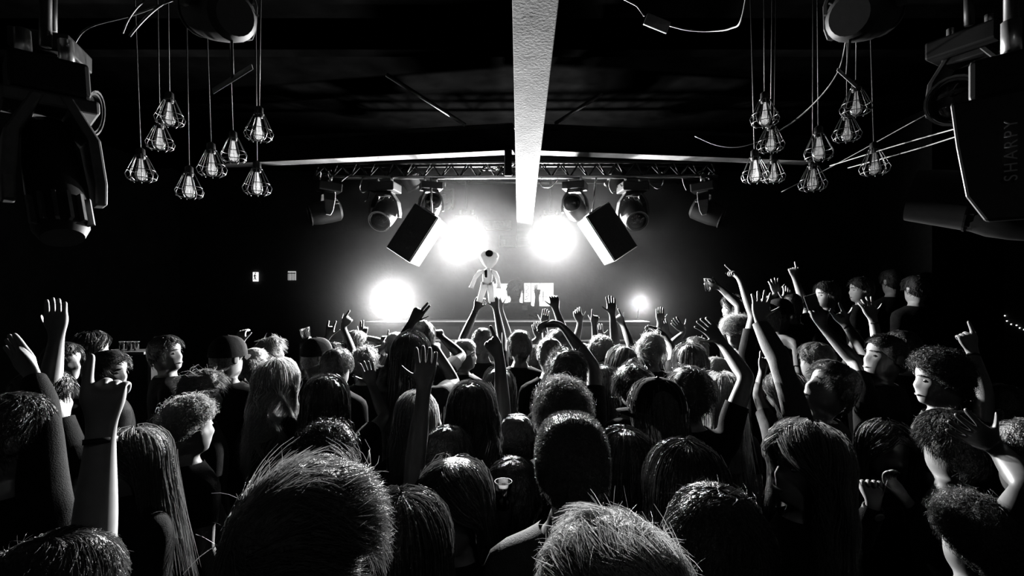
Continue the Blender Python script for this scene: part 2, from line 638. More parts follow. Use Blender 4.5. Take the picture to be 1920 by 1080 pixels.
par_can(pt(769, 338, 5.66), 'round white flood lamp on the truss left of the rafter', (.45, .5, -.75), .95)
par_can(pt(1155, 339, 5.64), 'round white flood lamp on the truss right of the rafter', (-.45, .5, -.75), .95)
M_FLOOD = mat('flood_lit', .9, .3, .5, emit=60.0)
c3 = pt(740, 566, 5.95)
par_can(c3, 'lit flood lamp glaring at the left end of the DJ booth', (.12, -1, .06), 1.0, M_BLACKM, stand=1.705 - c3[2], power=P_LOW, mlens=M_FLOOD)
c4 = pt(1196, 571, 5.95)
par_can(c4, 'small lit flood lamp at the right end of the DJ booth', (-.05, -1, .05), .34, M_BLACKM, stand=1.705 - c4[2], power=P_SIDE, mlens=M_FLOOD)


# hung loudspeakers
def hung_speaker(c, roll, pan, label, rod):
    root = empty('hung_loudspeaker', tuple(c), label, 'loudspeaker', 'hung loudspeakers')
    R = rot('y', roll) @ rot('z', pan)
    b = MB()
    W_, D_, H_ = .31, .34, .56
    prof = [(-W_ / 2, -D_ / 2), (W_ / 2, -D_ / 2), (W_ / 2 * .97, D_ / 2), (-W_ / 2 * .97, D_ / 2)]
    r0 = b.add([R @ np.array([x, y, -H_ / 2]) for x, y in prof])
    r1 = b.add([R @ np.array([x, y, H_ / 2]) for x, y in prof])
    b.bridge(r0, r1)
    b.face(r0[::-1])
    b.face(r1)
    b.obj('cabinet', mat('speaker_paint', .45, .45, .4, noise=.1), root, bevel=.008)
    box('grille', R @ np.array([0, -D_ / 2 - .008, 0]), (W_ * .94, .016, H_ * .95), mat('speaker_grille', .012, .7, .2, bump=.6, bscale=400), root, R)
    box('top_plate', R @ np.array([0, 0, H_ / 2 + .008]), (W_ * .5, D_ * .6, .012), M_GREYM, root, R, bevel=.003)
    tube('hanging_rod', [R @ np.array([0, 0, H_ / 2]), np.array(rod) - np.asarray(c)], .011, M_STEEL, root)
    return root


hung_speaker(pt(783, 442, 5.2), 33, -9, 'loudspeaker hung at a tilt left of the rafter', pt(808, 332, 5.48))
hung_speaker(pt(1137, 440, 5.2), -33, 9, 'loudspeaker hung at a tilt right of the rafter', pt(1118, 332, 5.46))

def barn_door(mh, c, ln, wd, ang):
    """thin metal flap on an arm below a lamp"""
    o_ = np.array(mh.location)
    R = rot('y', ang) @ rot('x', 55)
    f = box('barn_door', c - o_, (ln, wd, .006), M_WHITEM, mh, R, bevel=.002)
    tube('door_arm', [np.array([0, 0, -.30]), (c - o_) + np.array([0, 0, .0])], .006, M_BLACKM, mh)


# lamps hung close to the camera, at both sides
for nm_, xa, xb in (('left', -2.6, -.75), ('right', .75, 2.6)):
    o = tube('rig_pipe', [np.array([xa, 1.85, 3.42]), np.array([xb, 1.85, 3.42])], .025, M_STEEL, n=10)
    tag(o, 'grey pipe carrying the near lamps over the %s of the crowd' % nm_, 'pipe')
moving_head(np.array([-1.70, 1.75, 2.95]), 'nearest moving head lamp at the far left, grey yoke spread over its black head', 1.3, pan=50, tilt=65, arm_mat=M_GREYM, hang=.45, roll=-4, spread=(.012, .078), bs=.55)
moving_head(np.array([-2.06, 2.15, 3.22]), 'moving head lamp at the upper left pointing right, bright rim', .8, pan=-68, tilt=-8, hang=.2)
mh = moving_head(np.array([-1.24, 2.12, 3.60]), 'dark moving head lamp with a white flap over the left caged bulbs', .8, pan=60, tilt=10, roll=10, hang=.36)
barn_door(mh, pt(436, 148, 2.05), .20, .045, -32)
moving_head(np.array([1.56, 1.50, 2.84]), 'black moving head lamp with upright lettering at the far right', 1.3, pan=44, tilt=15, text=('SHARPY', -1, 90), hang=.56, spread=(.09, .125), aw=1.45, hk=.75, hl=.36, bs=.55)
moving_head(np.array([2.0, 2.1, 3.22]), 'moving head lamp at the upper right with ribbed vents', .8, pan=118, tilt=-12, hang=.18)
mh = moving_head(np.array([1.50, 2.12, 3.60]), 'dark moving head lamp with a pale flap over the right caged bulbs', .8, pan=-60, tilt=10, roll=-10, hang=.36)
barn_door(mh, pt(1588, 146, 2.05), .11, .028, 42)

# fill lamp behind the camera: unseen, added for dim front light on the crowd
root = empty('rear_fill_lamp', (.9, -.7, ZC), 'dim unseen fill lamp added over the back of the room', 'fill lamp')
tube('cord', [(0, 0, 0), (0, 0, -.35)], .006, M_CABLEK, root)
b = MB()
b.lathe([(.02, -.33), (.05, -.36), (.19, -.50), (.195, -.50), (.055, -.345), (.02, -.32)], 24)
b.obj('lamp_shade', M_GREYM, root, smooth=True)
b = MB()
b.lathe([(.0, -.40), (.02, -.41), (.03, -.44), (.02, -.47), (.0, -.475)], 14)
b.obj('bulb', mat('rear_fill_bulb', .9, .4, .2, emit=3.0), root, smooth=True)
hl = bpy.data.lights.new('rear_fill_light', 'POINT')
hl.energy = P_REAR_FILL
hl.shadow_soft_size = .1
ho = bpy.data.objects.new('rear_fill_light', hl)
COL.objects.link(ho)
ho.parent = root
ho.location = (0, 0, -.56)


# caged pendant bulbs
M_BULB = glass('bulb_glass', .04, .93, .80)
M_CAGE = mat('cage_wire', .25, .35, .6, metal=.7, noise=.1)


def make_pendant():
    root = empty('cage_pendant', (0, 0, 0), 'x', 'pendant lamp', 'caged pendant bulbs')
    b = MB()
    b.lathe([(.006, .125), (.020, .115), (.022, .075), (.018, .062), (.0, .062)], 14)
    b.obj('socket', M_BLACKM, root, smooth=True)
    b = MB()
    b.lathe([(.013, .066), (.018, .04), (.027, .0), (.030, -.025), (.025, -.048), (.012, -.060), (.0005, -.063)], 16)
    b.obj('bulb', M_BULB, root, smooth=True)
    tube('filament', [(.0, 0, .05), (.008, 0, .0), (-.006, 0, -.03), (.004, 0, .04)], .0012, M_STEEL, root, n=5)
    for h, r in ((.078, .026), (.0, .062), (-.045, .064)):
        b = MB()
        b.tube([(r * math.cos(t), r * math.sin(t), h) for t in np.linspace(0, 2 * math.pi, 21)], .0019, 5, cap=False)
        b.obj('cage_ring', M_CAGE, root, smooth=True)
    for k in range(8):
        a = 2 * math.pi * k / 8
        tube('cage_wire', [(r * math.cos(a), r * math.sin(a), h) for r, h in ((.024, .085), (.040, .05), (.062, .0), (.072, -.02), (.064, -.045), (.045, -.060))], .0022, M_CAGE, root, n=5)
    cord = tube('cord', [(0, 0, .12), (0, 0, 1.0)], .0035, M_CABLEK, root, n=6)
    return root


def copy_tree(o, parent=None):
    c = o.copy()
    COL.objects.link(c)
    c.parent = parent
    for ch in list(o.children):
        copy_tree(ch, c)
    return c


pend0 = make_pendant()
rngp = random.Random(4)
PEND = [(318, 215, 2.6, 'highest bulb of the left cluster'), (300, 262, 2.75, 'second highest at the left edge of the left cluster'),
        (265, 320, 2.6, 'leftmost bulb of the left cluster'), (355, 352, 2.7, 'lowest bulb of the left cluster'), (397, 310, 2.6, 'middle bulb of the left cluster'),
        (438, 285, 2.8, 'bulb right of the middle one in the left cluster'), (485, 243, 2.55, 'upper bulb at the right edge of the left cluster'),
        (482, 345, 2.6, 'lower bulb at the right edge of the left cluster'),
        (1434, 215, 2.55, 'upper left bulb of the right cluster'), (1445, 265, 2.7, 'bulb just under the upper left one of the right cluster'),
        (1416, 322, 2.65, 'leftmost low bulb of the right cluster'), (1450, 325, 3.1, 'small far bulb beside the leftmost low one, right cluster'),
        (1535, 280, 2.55, 'middle bulb of the right cluster'), (1524, 338, 2.7, 'lowest bulb of the right cluster'),
        (1605, 195, 2.5, 'highest bulb of the right cluster under a lamp'), (1588, 245, 2.7, 'bulb under the highest one of the right cluster'),
        (1640, 308, 2.65, 'rightmost bulb of the right cluster')]
for i, (x_, y_, d_, lab) in enumerate(PEND):
    o = pend0 if i == 0 else copy_tree(pend0)
    q = pt(x_, y_, d_)
    o.location = q
    o.rotation_euler = (rngp.uniform(-.03, .03), rngp.uniform(-.03, .03), rngp.uniform(0, 6))
    o['label'] = 'unlit caged pendant bulb, ' + lab
    for ch in o.children:
        if ch.name.startswith('cord'):
            ch.scale = (1, 1, (ZC - .02 - q[2]))
            ch.location = (0, 0, .12 * (1 - ch.scale[2]))


# cables
def cable(P, label, r=.006, m=None, name='cable', group=None):
    o = tube(name, smoothpath(P, 7), r, m or M_CABLE, n=6)
    tag(o, label, 'cable', group)
    return o


cable([pt(1303, 255, 2.9), pt(1345, 272, 2.85), pt(1390, 274, 2.8), pt(1450, 252, 2.7), pt(1515, 205, 2.5), pt(1570, 138, 2.3), pt(1590, 60, 2.2)], 'pale cable sagging in a long arc across the right bulbs', .004)
cable([pt(1556, 311, 3.2), pt(1690, 270, 2.4), pt(1822, 233, 1.9)], 'upper of two taut lines running to the lettered lamp', .003)
cable([pt(1590, 315, 3.2), pt(1710, 282, 2.4), pt(1824, 246, 1.9)], 'lower of two taut lines running to the lettered lamp', .003)
cable([pt(1465, 360, 3.6), pt(1560, 312, 3.3), pt(1700, 235, 2.6), pt(1755, 205, 2.4)], 'faint thin line behind the right bulbs', .003, M_CABLEK)
cable([pt(133, 112, 2.2), pt(142, 78, 2.2), pt(170, 50, 2.15), pt(250, 28, 2.1), pt(325, 0, 2.0)], 'cable bending over the far left lamps', .004, M_CABLEK)
cable([pt(243, 68, 2.1), pt(262, 45, 2.1), pt(290, 18, 2.05), pt(322, -4, 2.0)], 'lower of the paired cables at the top left', .005)
cable([pt(230, 62, 2.1), pt(240, 38, 2.1), pt(256, 15, 2.05), pt(276, -4, 2.0)], 'upper of the paired cables at the top left', .004)
cable([np.array([.78, 1.87, 3.42]), pt(1168, -20, 2.1), pt(1195, 12, 2.2), pt(1208, 30, 2.2)], 'short cable above the hanging tag', .004)
cable([pt(1256, 48, 2.2), pt(1290, 56, 2.2), pt(1330, 58, 2.2), pt(1370, 53, 2.1), pt(1392, 30, 1.98), np.array([.93, 1.85, 3.42])], 'cable running right from the hanging tag', .004)
b = MB()
b.box((0, 0, 0), (.115, .012, .055), rot('y', 22))
tg_ = b.obj('cable_tag', mat('tag_plastic', .30, .3, .6), bevel=.003)
tg_.location = pt(1232, 44, 2.2)
tag(tg_, 'flat rectangular tag hanging on a cable at the top', 'tag')
cable([pt(1018, 331, 5.46), pt(1012, 340, 5.46), pt(1018, 350, 5.46), pt(1032, 350, 5.46), pt(1044, 338, 5.46), pt(1048, 328, 5.46)], 'loop of cable under the truss right of the rafter', .006)
cable([pt(1216, 332, 5.47), pt(1219, 344, 5.47), pt(1232, 353, 5.47), pt(1242, 347, 5.47), pt(1245, 330, 5.47), pt(1241, 322, 5.47)], 'loop of cable under the truss right of the lamps', .007)
cable([pt(1279, 332, 5.47), pt(1282, 345, 5.47), pt(1287, 357, 5.47)], 'short cable end near the right end of the truss', .006)
cable([pt(680, 332, 5.47), pt(674, 352, 5.47), pt(680, 360, 5.47), pt(692, 356, 5.47), pt(702, 350, 5.47)], 'cable curl left of the black moving head', .008)
cable([pt(692, 356, 5.47), pt(690, 370, 5.47), pt(684, 378, 5.47)], 'cable tail below the curl on the left truss', .005)
cable([pt(640, 340, 5.46), pt(648, 333, 5.46), pt(658, 327, 5.46)], 'short cable at the left end of the truss', .007)
cable([pt(1145, 335, 5.47), pt(1142, 348, 5.47), pt(1149, 362, 5.47), pt(1158, 350, 5.47)], 'cable loop under the right round lamp', .005)
cable([pt(942, 326, 5.1), pt(950, 318, 5.1), pt(965, 307, 4.9)], 'cable climbing to the rafter', .007)
cable([pt(845, 331, 6.5), pt(862, 344, 6.5), pt(880, 343, 6.5), pt(884, 331, 6.5)], 'thin loop of cable on the rear pipe', .004)
# bundles of wire on the truss: short knotted cables
rw = random.Random(9)
for j, (x_, y_, n_) in enumerate(((905, 320, 3), (925, 322, 3), (600, 330, 3), (612, 326, 3), (1312, 326, 3), (1335, 330, 3), (935, 315, 2))):
    P_ = [pt(x_ + rw.uniform(-10, 10), y_ + rw.uniform(-7, 7), 5.46 + rw.uniform(-.06, .06)) for _ in range(7)]
    cable(P_, ['knotted white cable on the truss just left of the rafter', 'tangled white cable beside the rafter bracket', 'tangle of cable at the left end of the truss',
               'upper cable tangle over the left end lamp', 'tangle of cable over the right end lamp', 'outer cable tangle at the right end of the truss',
               'small wire knot above the rafter bracket'][j], .006, M_WHITEM)

# ------------------------------------------------------------------ stage, booth, back wall
M_BOOTH = mat('booth_paint', .035, .55, .4, noise=.2)
root = empty('dj_booth', (0, 5.85, .45), 'dark DJ booth with a pale top edge across the stage', 'booth')
box('counter', (-.05, 0, 1.235), (3.3, .62, .05), mat('counter_edge', .012, .7, .15), root, bevel=.006)
for i in range(6):
    box('front_panel', (-1.42 + i * .548, -.26, .605), (.535, .03, 1.21), M_BOOTH, root, bevel=.004)
for sx in (-1.67, 1.57):
    box('side_panel', (sx, 0, .605), (.03, .5, 1.21), M_BOOTH, root, bevel=.004)
# barrier rail in front of the stage
root = empty('crowd_barrier', (0, 5.45, 0), 'steel crowd barrier rail along the stage front', 'barrier')
tube('top_rail', [(-2.4, 0, 1.50), (2.0, 0, 1.50)], .018, M_STEEL, root)
tube('lower_rail', [(-2.4, 0, .55), (2.0, 0, .55)], .018, M_STEEL, root)
for i in range(6):
    x_ = -2.4 + 4.4 * i / 5
    tube('post', [(x_, 0, 0), (x_, 0, 1.5)], .02, M_STEEL, root)

# lit panels behind the DJ
M_SCREEN = mat('screen_lit', .9, .5, .2, emit=2.2)
D_S = 7.785


def pane(root, x0, x1, y0, y1, name='lit_pane', m=None, dz=0, org=None):
    a, b_ = pt(x0, y0, D_S), pt(x1, y1, D_S)
    c = (a + b_) / 2 - org
    return box(name, c + np.array([0, dz, 0]), (abs(b_[0] - a[0]), .03, abs(a[2] - b_[2])), m or M_SCREEN, root, bevel=.004)


org = pt(980, 576, D_S)
root = empty('light_box_sign', tuple(org), 'white glowing light box sign behind the DJ', 'sign')
for x0, x1, y0, y1 in ((922, 980, 532, 568), (983, 994.5, 531, 566), (996, 1012, 531, 574), (1013, 1037.5, 531, 556), (1013, 1031, 557, 574)):
    pane(root, x0, x1, y0, y1, org=org)
M_INK = mat('sign_ink', .12, .6, .2)
for yy0, yy1 in ((534, 545), (547, 557)):                 # rounded letter strokes
    b = MB()
    q = []
    for t in np.linspace(-math.pi / 2, math.pi / 2, 9):
        q.append(pt(984.5 + 6.5 * math.cos(t), (yy0 + yy1) / 2 + (yy1 - yy0) / 2 * math.sin(t), D_S - .03) - org)
    b.tube(q, .006, 6)
    b.obj('letter_stroke', M_INK, root, smooth=True)
tube('letter_stroke', [pt(984, 562, D_S - .03) - org, pt(990, 560, D_S - .03) - org], .006, M_INK, root)
tube('letter_stroke', [pt(1018.5, 546, D_S - .03) - org, pt(1018, 566, D_S - .03) - org], .006, M_INK, root)
b = MB()
b.tube([pt(1002 - 3 * math.sin(t), 541 - 8 * math.cos(t), D_S - .03) - org for t in np.linspace(0, math.pi * .8, 8)], .005, 6)
b.obj('letter_stroke', M_INK, root, smooth=True)

root = empty('wall_unit', tuple(pt(934, 430, 7.6)), 'long white air unit high on the back wall', 'air unit')
box('casing', (0, 0, .06), (.42, .3, .12), mat('unit_casing', .35, .5, .4), root, bevel=.02)
box('outlet', (0, -.12, -.01), (.38, .1, .02), M_WHITEM, root, bevel=.004)
root = empty('equipment_frame', tuple(pt(952, 462, 7.5)), 'small rack frame with two bright uprights on the back wall', 'frame')
for sx in (-.13, .13):
    box('upright', (sx, 0, .08), (.014, .05, .18), M_WHITEM, root, bevel=.003)
box('shelf', (0, .02, .0), (.26, .1, .012), M_GREYM, root)
box('meter', (-.075, .0, .06), (.07, .06, .08), M_WHITEM, root, bevel=.006)
box('back_plate', (0, .06, .08), (.26, .012, .17), M_GREYM, root)

# exit sign and lit hatch on the back wall at the left
M_SIGN = mat('exit_lit', .9, .5, .2, emit=1.1)
root = empty('exit_sign', tuple(pt(479.5, 519, 7.785)), 'lit exit sign with a running figure at the left', 'sign')
box('sign_box', (0, 0, 0), (.078, .04, .15), M_SIGN, root, bevel=.004)
b = MB()
for q, r_ in (([(.0, .04), (-.006, .005), (.004, -.02)], .011), ([(.004, -.02), (.018, -.05)], .007), ([(.0, -.015), (-.020, -.045)], .007), ([(-.006, .028), (.022, .01)], .006), ([(-.004, .03), (-.022, .008)], .006)):
    b.tube([(x, -.022, z) for x, z in q], r_ * .8, 6)
b.lathe([(.0, -.010), (.008, -.006), (.010, 0), (.008, .006), (.0, .010)], 10, (.006, -.022, .058))
o = b.obj('running_figure', M_INK, root, smooth=True)
o['kind'] = 'stuff'
root = empty('lit_hatch', tuple(pt(547, 517, 7.785)), 'small barred hatch glowing beside the exit sign', 'hatch')
box('glow_pane', (0, .01, 0), (.125, .02, .145), mat('hatch_lit', .8, .5, .2, emit=.55), root)
for i in range(5):
    box('bar', (-.05 + .025 * i, -.006, -.01), (.006, .012, .14), M_BLACKM, root)
box('crossbar', (0, -.006, .04), (.125, .012, .012), M_BLACKM, root)

# counter with glasses at the far left
M_CLEAR = glass('clear_plastic', .06, .92, .88)
root = empty('bar_shelf', tuple(pt(244, 657, 4.4)), 'narrow bar shelf with glasses behind the left crowd', 'shelf')
box('board', (0, 0, -.012), (.42, .22, .024), mat('bar_top', .3, .25, .6), root, bevel=.004)
for sx in (-.17, .17):
    zz = float(pt(244, 657, 4.4)[2])
    box('support', (sx, .05, -zz / 2 - .012), (.03, .08, zz - .024), M_BOOTH, root)


def tumbler(c, label, k=1.0, R=None, name='drinking_glass', group=None, fill=0.0):
    root = empty(name, tuple(c), label, 'glass', group)
    R = np.eye(3) if R is None else R
    b = MB()
    b.lathe([(.0005, .004), (.027 * k, .004), (.040 * k, .13 * k), (.042 * k, .13 * k), (.0425 * k, .126 * k), (.030 * k, 0), (.0005, 0)], 22, (0, 0, 0), R)
    b.obj('wall', M_CLEAR, root, smooth=True)
    b = MB()
    b.tube([R @ np.array([.0415 * k * math.cos(t), .0415 * k * math.sin(t), .13 * k]) for t in np.linspace(0, 2 * math.pi, 25)], .0018 * k, 5, cap=False)
    b.obj('rim', M_WHITEM, root, smooth=True)
    if fill:
        b = MB()
        b.lathe([(.0005, .006), (.0265 * k, .006), ((.0265 + .012 * fill) * k, .12 * fill * k), (.0005, .12 * fill * k)], 20, (0, 0, 0), R)
        b.obj('drink', mat('drink', .45, .1, .5), root, smooth=True)
    return root


for x_, lab in ((229, 'left'), (243, 'middle'), (256, 'right')):
    tumbler(pt(x_, 656.5, 4.4), lab + ' of three glasses on the narrow bar shelf', .6, group='glasses on the bar shelf')

# strings of tiny lights at the right
M_FAIRY = mat('fairy_lit', .9, .4, .2, emit=2.0)
for lab, pts_, wall_ in (('string of tiny lights at the right edge', [(1884, 592), (1888, 602), (1896, 608), (1906, 610), (1912, 615), (1920, 618)], 1),
                         ('cluster of tiny lights beside the curly haired man', [(1810, 699), (1811, 706), (1807, 713), (1813, 720), (1817, 724), (1823, 720), (1828, 729), (1836, 725)], 0)):
    Q_ = [pt(x, y, 5.79 / ((x - CX) / F) if wall_ else 4.985) for x, y in pts_]
    root = empty('string_lights', tuple(Q_[0]), lab, 'string lights')
    tube('wire', [q - Q_[0] for q in Q_], .004, M_CABLEK, root, n=5)
    for q in Q_:
        b = MB()
        b.lathe([(.0, -.008), (.006, -.005), (.008, 0), (.006, .005), (.0, .008)], 8, q - Q_[0])
        b.obj('bulb', M_FAIRY, root, smooth=True)
# ------------------------------------------------------------------ people
import bmesh

RT = [(-.80, .158, .100, .115), (-.72, .172, .108, .125), (-.60, .150, .098, .098), (-.48, .158, .108, .105),
      (-.37, .174, .116, .118), (-.295, .182, .108, .122), (-.235, .172, .086, .112), (-.192, .122, .064, .096),
      (-.168, .080, .056, .080)]
RN = [(-.146, .062, .050, .070)]
RH = [(-.128, .061, .050, .073), (-.119, .050, .080, .077), (-.099, .059, .092, .084), (-.076, .068, .094, .091),
      (-.053, .071, .094, .095), (-.030, .074, .093, .099), (-.006, .077, .091, .102), (.018, .079, .095, .104),
      (.046, .080, .098, .105), (.076, .076, .089, .099), (.100, .062, .070, .080), (.116, .040, .044, .052),
      (.122, .017, .019, .023)]
FACE = {(5, 5): .034, (5, 4): .006, (5, 6): .006, (4, 5): .011, (6, 5): .018, (7, 5): .005, (6, 4): -.013, (6, 6): -.013,
        (6, 3): -.009, (6, 7): -.009, (7, 4): .005, (7, 6): .005, (7, 3): .002, (7, 7): .002, (3, 5): .007, (3, 4): .004, (3, 6): .004,
        (2, 5): -.003, (1, 5): .010, (1, 4): .005, (1, 6): .005, (5, 3): .003, (5, 7): .003}
CURLS = {  # (knuckle, middle, tip) bends of index, middle, ring, little finger, then thumb out 0..1
    'open': ([(4, 8, 6), (2, 8, 6), (4, 10, 6), (8, 12, 8)], 1.0, .13),
    'spread': ([(8, 18, 10), (5, 14, 10), (8, 20, 12), (10, 24, 14)], 1.0, .24),
    'flat': ([(2, 4, 3), (2, 4, 3), (2, 4, 3), (4, 6, 4)], .35, .02),
    'relaxed': ([(22, 26, 15), (28, 32, 18), (34, 36, 20), (38, 40, 22)], .6, .05),
    'point': ([(5, 8, 5), (68, 88, 50), (74, 92, 52), (76, 92, 52)], .1, .03),
    'two': ([(3, 6, 4), (4, 6, 4), (70, 90, 50), (74, 92, 52)], .1, .05),
    'horns': ([(4, 8, 5), (70, 90, 50), (72, 92, 50), (6, 12, 8)], .8, .10),
    'fist': ([(76, 92, 55), (78, 94, 55), (78, 94, 55), (78, 94, 55)], .1, .0),
    'grip': ([(40, 50, 28), (44, 52, 30), (46, 54, 30), (48, 54, 30)], .7, .04)}


def ray_sphere(p, c, L, far=True):
    O = np.array([0, 0, CAMZ])
    u = unit(pt(p[0], p[1], 1.0) - O)
    oc = c - O
    b = float(u @ oc)
    h2 = L * L - (oc @ oc - b * b)
    if h2 <= 0:
        return O + u * b
    return O + u * (b + math.sqrt(h2) * (1 if far else -1))


def skull(phi, th, s=1.0):
    """point of the skull and its normal; phi from the front towards the right, th from the crown"""
    a = np.array([.087, .1065, .1265]) * s
    d = np.stack([np.sin(th) * np.sin(phi), np.sin(th) * np.cos(phi), np.cos(th)], -1)
    q = np.abs(d / a)
    r = (q ** 2.6).sum(-1, keepdims=True) ** (-1 / 2.6)
    n = np.sign(d) * (q * r) ** 1.6 / a
    n /= np.linalg.norm(n, axis=-1, keepdims=True)
    return d * r + np.array([0, -.003, 0.0]) * s, n


def hairline(phi):
    f = (1 - np.cos(phi)) / 2
    return np.radians(55 + 76 * f ** .75)


def strands_mesh(P, width, taper=True, rng=None):
    """P: (n, m, 3) centre lines -> ribbons"""
    n, m, _ = P.shape
    T = np.gradient(P, axis=1)
    T /= np.linalg.norm(T, axis=2, keepdims=True) + 1e-9
    R = rng.normal(size=(n, 1, 3))
    S = np.cross(T, R)
    S /= np.linalg.norm(S, axis=2, keepdims=True) + 1e-9
    wv = np.linspace(1, .25 if taper else .8, m)[None, :, None] * (width * rng.uniform(.6, 1.3, (n, 1, 1)))
    A, B = P - S * wv / 2, P + S * wv / 2
    V = np.stack([A, B], 2).reshape(-1, 3)
    base = (np.arange(n) * m * 2)[:, None] + (np.arange(m - 1) * 2)[None, :]
    Fq = np.stack([base, base + 1, base + 3, base + 2], -1).reshape(-1, 4)
    return V, Fq


def build_hair(style, s, seed, nst, wdt):
    """hair in head coordinates (x right, y ahead, z up): verts, quads"""
    rng = np.random.default_rng(seed)
    thick = {'buzz': .006, 'short': .018, 'tousled': .022, 'curly': .030, 'long': .020, 'wavy': .024, 'bun': .012,
             'longcurly': .030, 'swept': .026}[style] * s
    NA, NT = 32, 9
    phi = np.linspace(0, 2 * np.pi, NA, endpoint=False)
    lim = hairline(phi)
    V, Q = [], []
    lump = rng.uniform(0, 6.28, 6)
    grid = np.zeros((NT + 1, NA), int)
    for j in range(NT + 1):
        u = j / NT
        th = np.maximum(lim * u, .02)
        p, nn = skull(phi, th, s)
        t = thick * .5 * (1 - u ** 5) + .0012
        t = np.full(NA, t) if np.isscalar(t) else t
        if style in ('curly', 'longcurly'):
            t = t * (1 + .6 * np.sin(9 * phi + 5 * th + lump[0]) * np.sin(11 * th + lump[1]) + .3 * np.sin(5 * phi + lump[2]))
        elif style in ('tousled', 'wavy', 'short', 'swept'):
            t = t * (1 + .28 * np.sin(5 * phi + 3 * th + lump[0]) * np.cos(6 * th + lump[1]))
            if style in ('tousled', 'swept'):
                t = t * (1 + .55 * np.clip(np.cos(phi), 0, 1) * np.sin(np.clip(th * 1.6, 0, np.pi)))
        if style == 'buzz':
            t = t * (1 + .1 * np.sin(9 * phi))
        q = p + nn * np.asarray(t)[:, None]
        for k in range(NA):
            grid[j, k] = len(V)
            V.append(q[k])
    for j in range(NT):
        for k in range(NA):
            Q.append((grid[j, k], grid[j + 1, k], grid[j + 1, (k + 1) % NA], grid[j, (k + 1) % NA]))
    longh = style in ('long', 'wavy', 'longcurly')
    if longh:                                       # hair falling behind and at the sides
        ks = [k for k in range(NA) if 65 < math.degrees(phi[k]) < 295]
        L = {'long': .34, 'wavy': .36, 'longcurly': .30}[style] * s
        prev = [grid[NT - 2, k] for k in ks]
        for j in range(1, 8):
            row = []
            for q, k in enumerate(ks):
                p0 = V[grid[NT - 2, k]]
                u = j / 7
                back = max(0.0, -math.cos(phi[k]))
                wav = .008 * math.sin(9 * u + 3 * phi[k] + lump[2]) * (2 if style != 'long' else .7)
                x = p0[0] * (1 + .10 * u) + wav
                y = p0[1] * (1 + .06 * u) - .035 * u * back * s - .02 * u * s
                z = p0[2] - L * u * (.82 + .18 * back)
                row.append(len(V))
                V.append(np.array([x, y, z]))
            for q in range(len(ks) - 1):
                Q.append((prev[q], row[q], row[q + 1], prev[q + 1]))
            prev = row
    if style == 'bun':
        c = np.array([0, -.115, .075]) * s
        R = .038 * s
        g = []
        for i in range(7):
            th = np.pi * i / 6
            row = []
            for k in range(12):
                a = 2 * np.pi * k / 12
                rr = R * (1 + .12 * math.sin(3 * a + 4 * th))
                row.append(len(V))
                V.append(c + rr * np.array([math.sin(th) * math.cos(a), math.sin(th) * math.sin(a), math.cos(th)]))
            g.append(row)
        for i in range(6):
            for k in range(12):
                Q.append((g[i][k], g[i + 1][k], g[i + 1][(k + 1) % 12], g[i][(k + 1) % 12]))
    V = np.array(V)
    # strands
    n = nst
    ph = rng.uniform(0, 2 * np.pi, n)
    u = np.sqrt(rng.uniform(.0, .96, n))
    th = np.maximum(hairline(ph) * u, .03)
    p, nn = skull(ph, th, s)
    tan = np.stack([np.cos(th) * np.sin(ph), np.cos(th) * np.cos(ph), -np.sin(th)], -1)
    root = p + nn * (thick * (.35 + .3 * rng.uniform(size=n)) * (1 - u ** 5))[:, None]
    m = 5
    rnd = rng.normal(size=(n, 3))
    if style in ('buzz', 'short', 'tousled', 'bun', 'swept'):
        ln = {'buzz': .011, 'short': .045, 'tousled': .075, 'bun': .05, 'swept': .085}[style] * s * rng.uniform(.6, 1.15, n)
        a, b, c = {'buzz': (.9, .3, .22), 'short': (.26, 1.0, .10), 'tousled': (.45, .8, .11), 'bun': (.22, .8, .2), 'swept': (.30, .9, .06)}[style]
        comb = tan.copy()
        if style in ('short', 'tousled'):
            comb = tan * .75 + np.array([.7 * math.sin(lump[3]), .25, 0]) * .6
        if style == 'swept':
            comb = tan * .35 + np.array([.25, .95, .05]) * np.clip(.4 + root[:, 2:] / (.12 * s), 0.1, 1.2)
        q = root / s
        fl = np.stack([np.sin(38 * q[:, 1] + 31 * q[:, 2] + lump[0]), np.sin(41 * q[:, 0] + 29 * q[:, 2] + lump[1]), np.sin(35 * q[:, 0] + 43 * q[:, 1] + lump[2])], -1)
        fl += .6 * np.stack([np.sin(88 * q[:, 1] + lump[4]), np.sin(81 * q[:, 0] + 60 * q[:, 2]), np.sin(77 * q[:, 1] - 70 * q[:, 0])], -1)
        fa = {'buzz': .1, 'short': .28, 'tousled': .50, 'bun': .15, 'swept': .42}[style]
        d = nn * a + comb * b + rnd * c + fl * fa
        loose = rng.uniform(size=n) < .025
        d[loose] += nn[loose] * .5 + rnd[loose] * .3
        ln[loose] *= .6
        d /= np.linalg.norm(d, axis=1, keepdims=True)
        cap = np.where(loose, .75, {'buzz': 1.0, 'short': .20, 'tousled': .30, 'bun': .32, 'swept': .22}[style])[:, None]
        inv = 1 / (np.array([.081, .101, .122]) * s) ** 2
        P = [root]
        for i in range(1, m):
            ni = P[-1] * inv
            ni /= np.linalg.norm(ni, axis=1, keepdims=True)
            dn = np.sum(d * ni, 1, keepdims=True)
            d = d + ni * (np.clip(dn, -.02, cap) - dn)
            d /= np.linalg.norm(d, axis=1, keepdims=True)
            P.append(P[-1] + d * (ln / (m - 1))[:, None])
            d = d + np.array([0, 0, -.10]) + rng.normal(size=(n, 3)) * .06 + fl * .10
        P = np.stack(P, 1)
    elif style == 'curly':
        m = 9
        ax = nn * .6 + rnd * .5
        ax /= np.linalg.norm(ax, axis=1, keepdims=True)
        e1 = np.cross(ax, rng.normal(size=(n, 3)))
